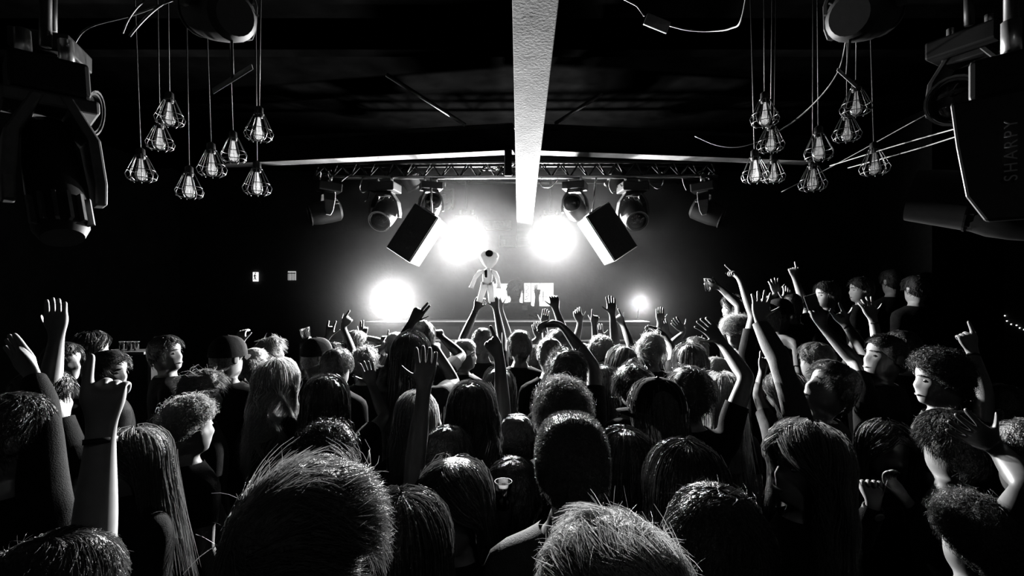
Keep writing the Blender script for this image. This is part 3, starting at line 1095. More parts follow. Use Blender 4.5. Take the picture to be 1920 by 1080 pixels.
        e1 /= np.linalg.norm(e1, axis=1, keepdims=True)
        e2 = np.cross(ax, e1)
        r = (.013 * s * rng.uniform(.6, 1.3, n))[:, None]
        h = (.034 * s * rng.uniform(.4, 1.2, n))[:, None]
        P = np.stack([root + ax * h * t + r * (e1 * math.cos(8.5 * t) + e2 * math.sin(8.5 * t)) for t in np.linspace(0, 1, m)], 1)
    else:
        m = 10
        L = {'long': .36, 'wavy': .38, 'longcurly': .33}[style] * s
        P = []
        sg = np.sign(np.sin(ph)) + (np.sin(ph) == 0)
        off = rng.uniform(.6, 1.35, n) * thick
        fl = rng.normal(size=n) * .012
        for t in np.linspace(0, 1, m):
            tt = th + t * 2.2
            tl = np.radians(96)
            a = np.abs(np.arctan2(np.sin(ph), np.cos(ph)))
            a = a + np.clip(1.25 - a, 0, None) * min(1, t * 2.2)
            pp, q = skull(sg * a, np.minimum(tt, tl), s)
            pos = pp + q * off[:, None]
            over = np.clip(tt - tl, 0, None) / 2.2
            bk = np.clip(-np.cos(a), 0, 1)
            pos[:, 2] -= over * L * 1.25
            pos[:, 0] += pos[:, 0] * .12 * over + fl * over * 2
            pos[:, 1] += -.05 * over * s * (bk + .4)
            if style != 'long':
                amp = .012 if style == 'wavy' else .020
                pos[:, 0] += amp * np.sin(13 * over + ph * 5) * (over > 0)
                pos[:, 1] += amp * np.cos(12 * over + ph * 7) * (over > 0)
            P.append(pos + rnd * .004)
        P = np.stack(P, 1)
    SV, SQ = strands_mesh(P, wdt, rng=rng)
    if longh:                                       # flyaways at the crown
        pass
    nV = len(V)
    return np.concatenate([V, SV]), np.concatenate([np.array(Q), SQ + nV])


def np_mesh(name, V, Q, material, parent):
    me = bpy.data.meshes.new(name)
    me.vertices.add(len(V))
    me.vertices.foreach_set('co', np.ascontiguousarray(V, dtype=np.float32).ravel())
    me.loops.add(len(Q) * 4)
    me.loops.foreach_set('vertex_index', np.ascontiguousarray(Q, dtype=np.int32).ravel())
    me.polygons.add(len(Q))
    me.polygons.foreach_set('loop_start', np.arange(len(Q), dtype=np.int32) * 4)
    me.materials.append(material)
    me.polygons.foreach_set('use_smooth', np.ones(len(Q), dtype=bool))
    me.update(calc_edges=True)
    me.validate()
    return link(bpy.data.objects.new(name, me), parent)


def ring20(z, wd, yf, yb):
    a = np.arange(20) * (2 * np.pi / 20)
    sn = np.sin(a)
    return np.stack([wd * np.cos(a), np.where(sn > 0, yf, yb) * sn, np.full(20, z)], -1)


ANG12 = np.radians([150, 120, 90, 60, 30, 0, -30, -60, -90, -120, -150, 180])


def build_arm(mb, hole, S, out, E, W, tdir, ndir, sdir, s, pose, side):
    """one arm with its hand grown out of the shoulder hole"""
    d1, d2 = unit(E - S), unit(W - E)
    L1, L2 = np.linalg.norm(E - S), np.linalg.norm(W - E)
    fat = s
    st = [(S + .030 * s * unit(out + d1 * 1.2), unit(out + d1), .058), (S + d1 * L1 * .30, unit(d1 + .15 * out), .053),
          (S + d1 * L1 * .60, d1, .047), (S + d1 * L1 * .90, unit(d1 * 3 + d2), .041), (E, unit(d1 + d2), .041),
          (E + d2 * L2 * .14, unit(d2 * 3 + d1), .042), (E + d2 * L2 * .38, d2, .041), (E + d2 * L2 * .68, d2, .034),
          (E + d2 * L2 * .94, unit(d2 * 2 + tdir), .028)]
    x, y = -sdir, -ndir                              # little-finger side, back of the hand
    # carry the hand frame back to the shoulder
    frames = []
    cx = x
    prevt = tdir
    for c, t, r in st[::-1]:
        ax = np.cross(prevt, t)
        sn = np.linalg.norm(ax)
        if sn > 1e-6:
            ang = math.atan2(sn, float(prevt @ t))
            R = np.array(Matrix.Rotation(ang, 3, Vector(ax / sn)))
            cx = R @ cx
        cx = unit(cx - t * (cx @ t))
        prevt = t
        frames.append((c, t, r, cx, np.cross(t, cx) if side == 0 else None))
    hand_y_sign = 1 if np.cross(tdir, x) @ y > 0 else -1
    rings = []
    for (c, t, r, fx, _) in frames[::-1]:
        fy = hand_y_sign * np.cross(t, fx)
        rx = r * fat
        ry = r * fat * (0.78 if r < .03 else (.9 if r < .036 else 1))
        rings.append(mb.add([c + rx * math.cos(a) * fx + ry * math.sin(a) * fy for a in ANG12]))
    # match the shoulder hole to the first ring
    r0 = np.array([mb.V[i] for i in rings[0]])
    best = None
    H = np.array([mb.V[i] for i in hole])
    cH = H.mean(0)
    for rev in (0, 1):
        h = hole[::-1] if rev else hole
        for k in range(12):
            hh = h[k:] + h[:k]
            dd = sum(np.linalg.norm(unit(mb.V[a] - cH) - unit(b - r0.mean(0))) ** 2 for a, b in zip(hh, r0))
            if best is None or dd < best[0]:
                best = (dd, hh)
    mb.bridge(best[1], rings[0], ('a', side, 0))
    for i in range(len(rings) - 1):
        mb.bridge(rings[i], rings[i + 1], ('a', side, i + 1))
    # palm
    hs = s * 1.0
    base = W

    def palm(off, hw, hth, boxy):
        pts = []
        for k, a in enumerate(ANG12):
            px_, py_ = math.cos(a), math.sin(a)
            if boxy:
                if k < 5:
                    px_, py_ = (-1 + .5 * k), 1
                elif 6 <= k <= 10:
                    px_, py_ = (1 - .5 * (k - 6)), -1
                else:
                    px_, py_ = (1.06 if k == 5 else -1.06), 0
            pts.append(base + tdir * off * hs + x * px_ * hw * hs + y * py_ * hth * hs)
        return mb.add(pts)
    p1 = palm(.022, .033, .018, False)
    p2 = palm(.056, .041, .0155, True)
    p3 = palm(.090, .042, .0125, True)
    mb.bridge(rings[-1], p1, ('h', side))
    tpatch = []
    n = 12
    for k in range(n):
        f = (p1[k], p1[(k + 1) % n], p2[(k + 1) % n], p2[k])
        if k in (10, 11):
            continue
        mb.face(f, ('h', side))
    mb.bridge(p2, p3, ('h', side))
    curls, tout, spread = CURLS[pose]
    lens = [.074, .082, .076, .060]
    for i in range(4):
        loop = [p3[i], p3[i + 1], p3[10 - (i + 1)], p3[10 - i]]
        c = sum(mb.V[k] for k in loop) / 4
        lat = unit(x)
        d0 = unit(tdir + x * spread * (i - 1.5) / 1.5)
        ang = 0.0
        L = lens[i] * hs
        prev = loop
        hw = [.0108, .0102, .0092, .0066]
        seg = [.46, .31, .23]
        # knuckle ring a little beyond the palm
        for j, bend in enumerate(curls[i]):
            a0 = ang
            ang += math.radians(bend)
            dd = math.cos(ang) * d0 + math.sin(ang) * ndir
            if j == 0:
                kn = c + unit(math.cos(ang * .5) * d0 + math.sin(ang * .5) * ndir) * .008 * hs
            c = c + dd * L * seg[j]
            nxt = ang + (math.radians(curls[i][j + 1]) if j < 2 else 0)
            am = (ang + nxt) / 2
            bk = -math.cos(am) * ndir + math.sin(am) * d0
            h = hw[j + 1] * hs
            r_ = mb.add([c - lat * h + bk * h, c + lat * h + bk * h, c + lat * h - bk * h, c - lat * h - bk * h])
            mb.bridge(prev, r_, ('h', side))
            prev = r_
        mb.face(prev, ('h', side))
    mb.face((p3[0], p3[10], p3[11]), ('h', side))
    mb.face((p3[4], p3[5], p3[6]), ('h', side))
    # thumb
    loop = [p1[10], p1[11], p1[0], p2[0], p2[11], p2[10]]
    bc = sum(mb.V[k] for k in loop) / 6
    dth = unit(sdir * (.25 + .75 * tout) + tdir * .75 + ndir * (.55 - .35 * tout))
    offs = [mb.V[k] - bc for k in loop]
    prev = loop
    for j, (ln, sc) in enumerate(((.024, .72), (.028, .58), (.026, .34))):
        bc = bc + dth * ln * hs
        if j:
            dth = unit(dth + tdir * .25 + ndir * (.5 * (1 - tout)))
        o2 = [(o - dth * (o @ dth)) * sc for o in offs]
        r_ = mb.add([bc + o for o in o2])
        mb.bridge(prev, r_, ('h', side))
        prev = r_
    mb.face(prev, ('h', side))
    return rings


def wrist_band(name, root, W, d2, s, material, r=.034, h=.012, at=-.03):
    b = MB()
    ax = unit(d2)
    u = unit(np.cross(ax, [0.3, 0.2, 1]))
    v = np.cross(ax, u)
    rings = []
    for rr, hh in ((r * .86, -h / 2), (r, -h / 2), (r, h / 2), (r * .86, h / 2)):
        rings.append(b.add([W + ax * (at + hh) + rr * s * (math.cos(t) * u + .82 * math.sin(t) * v) for t in np.linspace(0, 2 * np.pi, 16, endpoint=False)]))
    for i in range(4):
        b.bridge(rings[i], rings[(i + 1) % 4])
    return b.obj(name, material, root, smooth=True)


HAIR_T = {'buzz': .006, 'short': .02, 'tousled': .03, 'curly': .038, 'long': .02, 'wavy': .022, 'bun': .014,
          'longcurly': .036, 'swept': .03, 'cap': .012, 'bald': .0}
NPERSON = [0]


def build_person(sp):
    NPERSON[0] += 1
    rng = random.Random(sp['seed'])
    s, d = sp['s'], sp['d']
    style, hcol = sp['hair']
    ht = HAIR_T[style] * s
    cy = sp['top'] + (.122 * s + ht) * F / d
    C = pt(sp['x'], cy, d)
    zf = sp['zf']
    yaw, pitch, roll = sp['yaw'], sp['pitch'], sp['roll']
    byaw = sp['byaw'] if sp['byaw'] is not None else max(-60, min(60, yaw)) * .55 if abs(yaw) < 120 else yaw
    Rh = rot('z', yaw) @ rot('x', pitch) @ rot('y', roll)
    Rb = rot('z', byaw) @ rot('x', -sp['lean'])
    piv = np.array([0, -.015, -.11]) * s
    T0 = C + Rh @ piv - Rb @ piv
    base = np.array([T0[0], T0[1], zf])
    hp = T0 + Rb @ (np.array([0, 0, -.80]) * s)      # hips
    base[0], base[1] = hp[0], hp[1]
    C, T0 = C - base, T0 - base                      # local coordinates
    mb = MB()
    sw = sp['sw']
    rings = []
    for i, (z, wd, yf, yb) in enumerate(RT):
        k = sw if i >= 3 else (sw + 1) / 2
        P = ring20(z, wd * k, yf, yb) * s
        rings.append(mb.add(P @ Rb.T + T0))
    for i in range(len(RT) - 1):
        for k in range(20):
            if i in (5, 6) and (k in (18, 19, 0, 1) or k in (8, 9, 10, 11)):
                continue
            mb.face((rings[i][k], rings[i][(k + 1) % 20], rings[i + 1][(k + 1) % 20], rings[i + 1][k]), ('t', i))
    P = ring20(*RN[0]) * s
    nk = mb.add(.5 * (P @ Rb.T + T0) + .5 * (P @ Rh.T + C))
    mb.bridge(rings[-1], nk, ('n', 0))
    prev = nk
    hr = []
    for i, r in enumerate(RH):
        P = ring20(*r)
        for k in range(20):
            if (i, k) in FACE:
                P[k, 1] += FACE[(i, k)]
        hr.append(mb.add((P * s) @ Rh.T + C))
    mb.bridge(prev, hr[0], ('n', 1))
    for i in range(len(hr) - 1):
        for k in range(20):
            if i in (5, 6) and k in (19, 10):
                continue
            mb.face((hr[i][k], hr[i][(k + 1) % 20], hr[i + 1][(k + 1) % 20], hr[i + 1][k]), ('hd', i))
    mb.face(hr[-1], ('hd', 20))
    for k, sgn in ((19, 1), (10, -1)):               # ears
        k2 = (k + 1) % 20
        loop = [hr[5][k], hr[5][k2], hr[6][k2], hr[7][k2], hr[7][k], hr[6][k]]
        c = sum(mb.V[i] for i in loop) / 6
        prevl = loop
        for o, sc in ((np.array([.010 * sgn, -.006, .002]), 1.15), (np.array([.019 * sgn, -.014, .004]), 1.35), (np.array([.021 * sgn, -.012, .004]), .8)):
            r_ = mb.add([c + Rh @ (o * s) + (mb.V[i] - c) * sc for i in loop])
            mb.bridge(prevl, r_, ('hd', 30))
            prevl = r_
        mb.face((prevl[0], prevl[1], prevl[2], prevl[5]), ('hd', 30))
        mb.face((prevl[5], prevl[2], prevl[3], prevl[4]), ('hd', 30))
    # legs and feet
    cr = mb.add([T0 + Rb @ (np.array([0, -.005, -.83]) * s)])[0]
    r0 = rings[0]
    zh = float((T0 + Rb @ (np.array([0, 0, -.80]) * s))[2])
    Rf = rot('z', byaw)
    for side, loop in ((1, [r0[k % 20] for k in range(15, 26)] + [cr]), (-1, [r0[k] for k in range(5, 16)] + [cr])):
        a0 = math.radians(-90 if side == 1 else 90)
        prev = loop
        fx = .105 * side * s
        for j, (fz, rx, ry, yo) in enumerate(((.86, .086, .092, 0), (.68, .072, .078, .005), (.50, .056, .060, .008), (.36, .056, .062, -.012),
                                              (.16, .040, .044, -.01), (.09 / zh, .036, .046, -.005), (.052 / zh, .044, .105, .045), (.0, .046, .125, .055))):
            rr = []
            for k in range(12):
                # same order as the loop: from back round the outside to the front, then the crotch
                a = a0 + (math.pi * k / 10 if k <= 10 else math.pi * 1.5)
                rr.append(Rf @ np.array([fx + rx * s * math.cos(a), yo * s + ry * s * math.sin(a), 0]) + np.array([0, 0, zh * fz]))
            ids = mb.add(rr)
            mb.bridge(prev, ids, ('f', 0) if j >= 6 else ('l', j))
            prev = ids
        mb.face(prev[::-1], ('f', 1))
    # arms
    info = []
    for side, nm in ((1, 'R'), (-1, 'L')):
        ks = [18, 19, 0, 1, 2] if side == 1 else [8, 9, 10, 11, 12]
        hole = [rings[5][k] for k in ks] + [rings[6][ks[-1]]] + [rings[7][k] for k in ks[::-1]] + [rings[6][ks[0]]]
        S = T0 + Rb @ (np.array([.163 * sw * side, -.008, -.240]) * s)
        out = Rb @ np.array([side, 0, 0.])
        a = sp['arms'].get(nm)
        L1, L2, LH = .29 * s, .255 * s, .17 * s
        if a is None:
            E = S + Rb @ (np.array([.045 * side, -.02, -.28]) * s)
            W = E + Rb @ (np.array([.0 * side, .09, -.235]) * s)
            td = unit(Rb @ np.array([0, .25, -1.]))
            nd = unit(Rb @ np.array([-side, 0, 0.]))
            pose = 'relaxed'
            sd = Rb @ np.array([0, 1., 0])
            sd = unit(sd - td * (sd @ td))
        else:
            Sw = S + base
            if a['e'] is not None:
                Ew = ray_sphere(a['e'], Sw, L1, a['ef'])
                Ww = ray_sphere(a['w'], Ew, L2, a['wf'])
            else:
                Ww = pt(a['w'][0], a['w'][1], Sw[1] + a['dy'] * s)
                v = Ww - Sw
                dist = np.linalg.norm(v)
                if dist > (L1 + L2) * .985:
                    Ww = ray_sphere(a['w'], Sw, (L1 + L2) * .985, True)
                    v = Ww - Sw
                    dist = np.linalg.norm(v)
                x_ = (L1 * L1 - L2 * L2 + dist * dist) / (2 * dist)
                h = math.sqrt(max(0, L1 * L1 - x_ * x_))
                pole = out * .8 + np.array([0, .1, -.5])
                pole = unit(pole - unit(v) * (pole @ unit(v)))
                Ew = Sw + unit(v) * x_ + pole * h
            if sp.get('debug') or np.linalg.norm(Ew - Sw) > 1.25 * L1 or np.linalg.norm(Ww - Ew) > 1.25 * L2:
                print('ARM', sp['label'][:40], nm, 'upper %.2f fore %.2f' % (np.linalg.norm(Ew - Sw) / L1, np.linalg.norm(Ww - Ew) / L2))
            flat = pt(a['t'][0], a['t'][1], Ww[1]) - Ww
            fl = np.linalg.norm(flat)
            fw = math.sqrt(max(0, LH * LH - fl * fl)) if a['tf'] else 0
            td = unit(flat + np.array([0, fw * a['tf'], 0]))
            th = a['th'] if a['th'] is not None else (-1 if side == 1 else 1)
            sd = np.array([float(th), -.25, .1]) if a['th'] not in (2, -2) else np.array([0, -1. if a['th'] == 2 else 1., .2])
            sd = unit(sd - td * (sd @ td))
            nd = np.cross(sd, td) if side == 1 else np.cross(td, sd)
            pose = a['pose']
            E, W = Ew - base, Ww - base
        build_arm(mb, hole, S, out, E, W, td, nd, sd, s * (1.0 if sw > .95 else .9), pose, side)
        info.append((nm, E, W, td, nd, sd))
    # one continuous body mesh
    me = bpy.data.meshes.new('body')
    me.from_pydata([tuple(v) for v in mb.V], [], mb.F)
    bm = bmesh.new()
    bm.from_mesh(me)
    bmesh.ops.recalc_face_normals(bm, faces=bm.faces)
    bm.to_mesh(me)
    bm.free()
    me.materials.append(M_SKIN[sp['skin']])
    me.polygons.foreach_set('use_smooth', [True] * len(me.polygons))
    nor = np.zeros(len(me.vertices) * 3)
    me.vertices.foreach_get('normal', nor)
    nor = nor.reshape(-1, 3)
    faces = [tuple(p.vertices) for p in me.polygons]
    root = empty('person', tuple(base), sp['label'], 'person', sp['group'])
    root.empty_display_size = .3
    lv = sp['lod']
    body = link(bpy.data.objects.new('body', me), root)
    sub = body.modifiers.new('smooth', 'SUBSURF')
    sub.levels = sub.render_levels = 2 if lv >= 3 else 1

    def garment(name, sel, off, material, wr=.35, sublev=1):
        used = {}
        V, Fc = [], []
        for f, tg in zip(faces, mb.T):
            if not sel(tg):
                continue
            nf = []
            for v in f:
                if v not in used:
                    used[v] = len(V)
                    p = mb.V[v]
                    o = off * (1 + wr * math.sin(37 * p[0] + 23 * p[2] + sp['seed']) * math.sin(29 * p[1] + 41 * p[2]))
                    V.append(p + nor[v] * o)
                nf.append(used[v])
            Fc.append(nf)
        o = mesh_obj(name, V, Fc, material, root)
        if sublev:
            m = o.modifiers.new('smooth', 'SUBSURF')
            m.levels = m.render_levels = sublev
        return o
    kind, tcol = sp['cloth']
    tm = M_TOP[tcol] if tcol in M_TOP else MATS[tcol]
    lim = {'tee': 2, 'tank': -1, 'long': 9, 'crop': 1}[kind]
    if kind == 'tank':
        garment('tank_top', lambda t: t[0] == 't' and 1 <= t[1] <= 5, .010 * s, tm)
    else:
        nm = {'tee': 'tshirt', 'long': 'long_sleeve_top', 'crop': 'sleeveless_top'}[kind]
        top = garment(nm, lambda t: (t[0] == 't' and 1 <= t[1] <= 7) or (t[0] == 'a' and t[2] <= lim), .013 * s, tm)
    garment('trousers', lambda t: (t[0] == 't' and t[1] <= 1) or t[0] == 'l', .010 * s, M_TROUSER, sublev=0)
    garment('shoes', lambda t: t[0] == 'f', .006 * s, M_SHOE, sublev=0)
    # hair, cap
    nst, wd = {0: (380, .0050), 1: (850, .0036), 2: (2300, .0024), 3: (8000, .0015)}[lv]
    hs = style
    if style == 'cap':
        hs = 'buzz'
        cap_obj(root, C, Rh, s, sp['capyaw'], M_TOP[hcol])
        if sp.get('longcap'):
            hs = 'long'
        nst = nst // 2
    if style != 'bald':
        hm = M_HAIR[hcol if style != 'cap' else 'd']
        V, Q = build_hair(hs, s, sp['seed'] + 11, nst, wd * s)
        h = np_mesh('hair', V @ Rh.T + C, Q, hm, root)
        tag(h, kind='stuff')
    if sp['face']:
        for sx in (-1, 1):
            b = MB()
            b.lathe([(0.0004, -.0125), (.007, -.0105), (.0115, -.005), (.0125, 0), (.0115, .005), (.0065, .0107)], 12)
            eye = b.obj('eye', M_EYE, root, smooth=True)
            Re = Rh @ np.array([[1, 0, 0], [0, 0, 1], [0, -1, 0]])
            p = C + Rh @ (np.array([.0315 * sx, .0685, -.004]) * s)
            eye.matrix_local = Matrix.Translation(Vector(p)) @ Matrix(Re.tolist()).to_4x4() @ Matrix.Scale(s, 4)
            b = MB()
            b.lathe([(.0066, .0107), (.004, .0122), (.0003, .0128)], 12)
            ir = b.obj('iris', M_PUPIL, eye, smooth=True)
            b = MB()
            b.tube([C + Rh @ (np.array([q * sx, yy, zz]) * s) for q, yy, zz in ((.014, .1, .018), (.028, .096, .023), (.042, .084, .022), (.052, .072, .016))],
                   [.002 * s, .0032 * s, .0028 * s, .0014 * s], 6)
            b.obj('eyebrow', M_HAIR['d' if hcol in 'kd' else 'm'], root, smooth=True)
        b = MB()
        b.tube([C + Rh @ (np.array([q, .097 - 6.5 * q * q, -.077 + dz]) * s) for q, dz in ((-.024, .001), (-.012, -.001), (0, -.002), (.012, -.001), (.024, .001))],
               [.0015 * s, .0045 * s, .0055 * s, .0045 * s, .0015 * s], 6)
        b.obj('lips', mat('lips', .22, .35, .5), root, smooth=True)
    for nm, E, W, td, nd, sd in info:
        acc = sp['acc'].get(nm)
        if acc == 'bracelet':
            wrist_band('bracelet', root, W, W - E, s, M_BLACK)
        elif acc == 'watch':
            wb = wrist_band('watch', root, W, W - E, s, M_GREYM, r=.036, h=.018)
            b = MB()
            ax = unit(W - E)
            toc = unit(np.array([0, -1., .1]) - ax * (np.array([0, -1., .1]) @ ax))
            c = W - ax * .03 + toc * .036 * s
            Rw = np.stack([unit(np.cross(ax, toc)), ax, toc], 1)
            b.lathe([(.0, .0), (.019, .0), (.019, .006), (.015, .007), (.0002, .007)], 18, c, Rw)
            b.obj('watch_face', M_WHITEM, wb, smooth=False)
    if sp['glasses']:
        b = MB()
        for sx in (-1, 1):
            b.tube([C + Rh @ (np.array([sx * .033 + .024 * math.cos(t), .102, -.004 + .019 * math.sin(t)]) * s) for t in np.linspace(0, 2 * np.pi, 17)], .002 * s, 5)
            b.tube([C + Rh @ (np.array([sx * .057, .098, .004]) * s), C + Rh @ (np.array([sx * .083, .0, .006]) * s)], .002 * s, 5)
        b.tube([C + Rh @ (np.array([-.010, .104, 0]) * s), C + Rh @ (np.array([.010, .104, 0]) * s)], .002 * s, 5)
        b.obj('glasses', M_BLACK, root, smooth=True)
    return root, base, info


def cap_obj(root, C, Rh, s, capyaw, material):
    Rc = Rh @ rot('z', capyaw)
    b = MB()
    prev = None
    n = 28
    for i in range(9):
        th = math.radians(2 + 86 * i / 8)
        P = []
        for k in range(n):
            ph = 2 * math.pi * k / n
            sk, nn = skull(np.array([ph]), np.array([th]), s)
            P.append(C + Rc @ (sk[0] * np.array([1.0, .97, 1.0]) + nn[0] * .014 * s + np.array([0, 0, .012 * s])))
        r_ = b.add(P)
        if prev is None:
            b.face(r_)
        else:
            b.bridge(prev, r_)
        prev = r_
    cap = b.obj('cap', material, root, smooth=True)
    b = MB()
    top, bot = [], []
    for j in range(5):
        for k in range(11):
            ph = math.radians(-58 + 116 * k / 10)
            rr = .103 + .068 * (j / 4) * math.cos(ph * 1.2)
            x = math.sin(ph) * .088 * (1 + .06 * j / 4)
            y = math.cos(ph) * rr + .005
            z = .012 - .020 * (x / .08) ** 2 - .012 * (j / 4)
            top.append(C + Rc @ (np.array([x, y, z + .004]) * s))
            bot.append(C + Rc @ (np.array([x, y, z]) * s))
    ti, bi = b.add(top), b.add(bot)
    for j in range(4):
        for k in range(10):
            q = j * 11 + k
            b.face((ti[q], ti[q + 1], ti[q + 12], ti[q + 11]))
            b.face((bi[q + 11], bi[q + 12], bi[q + 1], bi[q]))
    for k in range(10):
        b.face((ti[44 + k], ti[45 + k], bi[45 + k], bi[44 + k]))
    b.obj('brim', material, cap, smooth=True)
    b = MB()
    b.lathe([(.007 * s, -.002), (.007 * s, .003), (.004 * s, .006), (.0003, .007)], 10, C + Rc @ np.array([0, -.004 * s, .151 * s]))
    b.obj('button', material, cap, smooth=True)


def A(w, t, pose='open', e=None, th=None, ef=True, wf=True, dy=.12, tf=1.0):
    return dict(w=w, t=t, pose=pose, e=e, th=th, ef=ef, wf=wf, dy=dy, tf=tf)


PEOPLE = []


def P(x, top, d, label, yaw=0, hair=('short', 'd'), cloth=('tee', 'k'), pitch=0, roll=0, byaw=None, s=1.0, sw=1.0, skin=0, zf=0.0,
      face=False, glasses=False, lod=None, lean=0, acc=None, capyaw=0, group=None, longcap=False, fixd=False, **arms):
    PEOPLE.append(dict(x=x, top=top, d=d, label=label, yaw=yaw, hair=hair, cloth=cloth, pitch=pitch, roll=roll, byaw=byaw, s=s, sw=sw,
                       skin=skin, zf=zf, face=face, glasses=glasses, lod=3 if d < 1.45 else lod if lod is not None else (2 if d < 1.9 else 1 if d < 3.2 else 0),
                       lean=lean, acc=acc or {}, capyaw=capyaw, group=group or 'people in the crowd', seed=len(PEOPLE) * 7 + 3,
                       longcap=longcap, fixd=fixd, arms=arms))
    return PEOPLE[-1]
# ------------------------------------------------------------------ the crowd (seen from behind, facing the stage)
# front rows
P(572, 868, .95, 'man with swept tousled hair, largest dark head at the bottom left', yaw=-40, hair=('swept', 'm'), lod=2)
P(1072, 780, 1.2, 'man with a buzz cut and grey t-shirt, centre front', hair=('buzz', 'd'), cloth=('tee', 'g'), lod=2)
P(1162, 972, .90, 'person with light tousled hair at the bottom edge', yaw=30, hair=('swept', 'b'), roll=-8)
P(1345, 912, 1.0, 'person with short dark hair, bottom edge right of the light tousled head', yaw=-8, hair=('short', 'k'))
P(1287, 833, 1.42, 'woman with smooth dark hair behind the short dark haired head', yaw=4, hair=('long', 'k'), sw=.88)
P(850, 862, 1.55, 'woman turned to the camera, one bare arm raised straight up', yaw=160, hair=('long', 'd'), sw=.88, face=True, pitch=-8, cloth=('crop', 'k'),
  R=A((795, 728), (800, 655), 'open', e=(776, 882), ef=True, wf=True, tf=0), L=A((946, 985), (940, 938), 'grip', e=(960, 1075), ef=True, wf=False, tf=0, th=-1))
P(752, 932, 1.30, 'woman with shiny straight hair at the bottom beside the turned woman', yaw=-12, hair=('long', 'd'), sw=.88)
P(1512, 795, 1.6, 'woman in profile with long wavy hair over her shoulder', yaw=98, fixd=True, hair=('wavy', 'm'), sw=.88, face=True, byaw=40, pitch=8)
P(1828, 925, 1.50, 'curly haired person at the lower right with a finger before the face', yaw=8, fixd=True, s=.9, hair=('curly', 'd'),
  L=A((1770, 1108), (1760, 1012), 'point', e=(1760, 1200), tf=0))
P(1785, 768, 1.86, 'woman with a bare lit shoulder at the right', yaw=5, fixd=True, hair=('bun', 'k'), cloth=('tank', 'k'), sw=.9, byaw=50)
P(1662, 790, 2.0, 'dark long haired figure turned round, hands clasped, watch on the wrist', yaw=172, hair=('long', 'k'), cloth=('long', 'k'), acc={'R': 'watch'}, sw=.9,
  R=A((1640, 945), (1662, 893), 'fist', e=(1606, 1020), ef=False, wf=False, th=1), L=A((1700, 938), (1678, 888), 'grip', e=(1752, 1020), ef=False, wf=False, th=-1))
P(1945, 785, 1.72, 'person in a striped shirt at the right edge with a splayed hand', yaw=15, hair=('short', 'k'), cloth=('tee', 'striped_cloth'), skin=2,
  L=A((1868, 838), (1792, 790), 'spread', e=(1930, 915), tf=0, th=1, ef=False))
P(98, 1000, .95, 'man at the bottom left corner, arm with a raised pointing finger', yaw=-25, hair=('short', 'd'), byaw=12, acc={'R': 'bracelet'},
  R=A((190, 800), (200, 640), 'point', e=(172, 1065), th=-1, tf=0))
P(80, 690, 2.05, 'dark figure at the far left with a bare forearm held up', yaw=-20, hair=('short', 'k'), R=A((107, 630), (104, 575), 'flat', e=(90, 742), th=-1, tf=0))
P(12, 735, 1.75, 'person at the left edge, open hand by a dark cuff', yaw=-20, hair=('short', 'k'), cloth=('long', 'k'), R=A((64, 708), (28, 648), 'flat', e=(78, 800), th=1, tf=0))
P(118, 640, 3.4, 'face in profile peeking behind the far left forearm', yaw=-85, hair=('short', 'k'))
P(172, 622, 3.5, 'long haired dark figure left of the bar shelf', yaw=-60, hair=('long', 'k'), sw=.88)
P(205, 655, 3.1, 'face in profile beside the raised pointing finger', yaw=-88, hair=('short', 'k'), face=True)
P(312, 627, 3.5, 'man in sharp profile looking right, alone at the left', yaw=-88, hair=('short', 'k'), face=True, byaw=-50, pitch=8)
P(378, 690, 2.75, 'man in profile with wavy combed hair at the left', yaw=-80, hair=('tousled', 'm'), face=True, byaw=-40)
P(352, 740, 2.1, 'person with blond curls at the left', yaw=-55, hair=('curly', 'b'))
P(428, 634, 3.0, 'man in a dark cap and black t-shirt, bare arm hanging', yaw=-15, hair=('cap', 'k'), capyaw=0, byaw=0)
P(477, 652, 3.7, 'person in profile looking up right of the dark cap, hand behind', yaw=-85, pitch=22, hair=('short', 'b'), face=True, byaw=-45, lod=1,
  L=A((452, 645), (450, 608), 'grip', dy=.15, tf=.4))
P(508, 630, 4.3, 'man in profile with brushed light hair, looking right', yaw=-82, pitch=8, hair=('tousled', 'm'), face=True, byaw=-45, lod=1)
P(518, 672, 2.9, 'woman with long light curls glowing at the left', yaw=-15, hair=('longcurly', 'b'), sw=.88, lod=2)
P(594, 637, 3.3, 'man in a dark cap holding up a plastic cup', yaw=-35, hair=('cap', 'k'), capyaw=0, L=A((573, 660), (566, 618), 'grip', e=(566, 735), tf=0, th=1))
P(632, 652, 2.9, 'man with cropped hair and a lit right cheek', yaw=-18, hair=('short', 'd'), lod=2)
P(610, 705, 2.4, 'woman with smooth dark hair, elbow out and hand on the head before her', hair=('long', 'k'), sw=.9,
  R=A((697, 722), (684, 668), 'open', e=(722, 782)))
P(684, 648, 3.7, 'person with frizzy brown hair behind the splayed fingers', hair=('curly', 'm'))
P(668, 618, 4.6, 'light haired man below the glare with two fingers up', yaw=-30, hair=('short', 'b'), R=A((680, 632), (684, 596), 'two', dy=.1, tf=0))
P(614, 787, 2.2, 'dim face turned to the camera under curly dark hair', yaw=165, hair=('curly', 'k'), face=True)
P(770, 624, 2.8, 'woman with long dark hair, two fingers stretched toward the glare', hair=('long', 'k'), s=1.05, cloth=('tee', 'p'),
  L=A((772, 604), (793, 574), 'two', e=(738, 668), th=1, tf=0), R=A((818, 655), (800, 640), 'relaxed', e=(852, 718)))
P(790, 599, 3.4, 'tall person in the glare, arm bent over the head', hair=('short', 'd'), R=A((828, 632), (808, 612), 'relaxed', e=(866, 668)))
P(742, 622, 4.5, 'blond person just under the low flood lamp', hair=('short', 'b'), L=A((721, 650), (722, 608), 'point', dy=.1, tf=0))
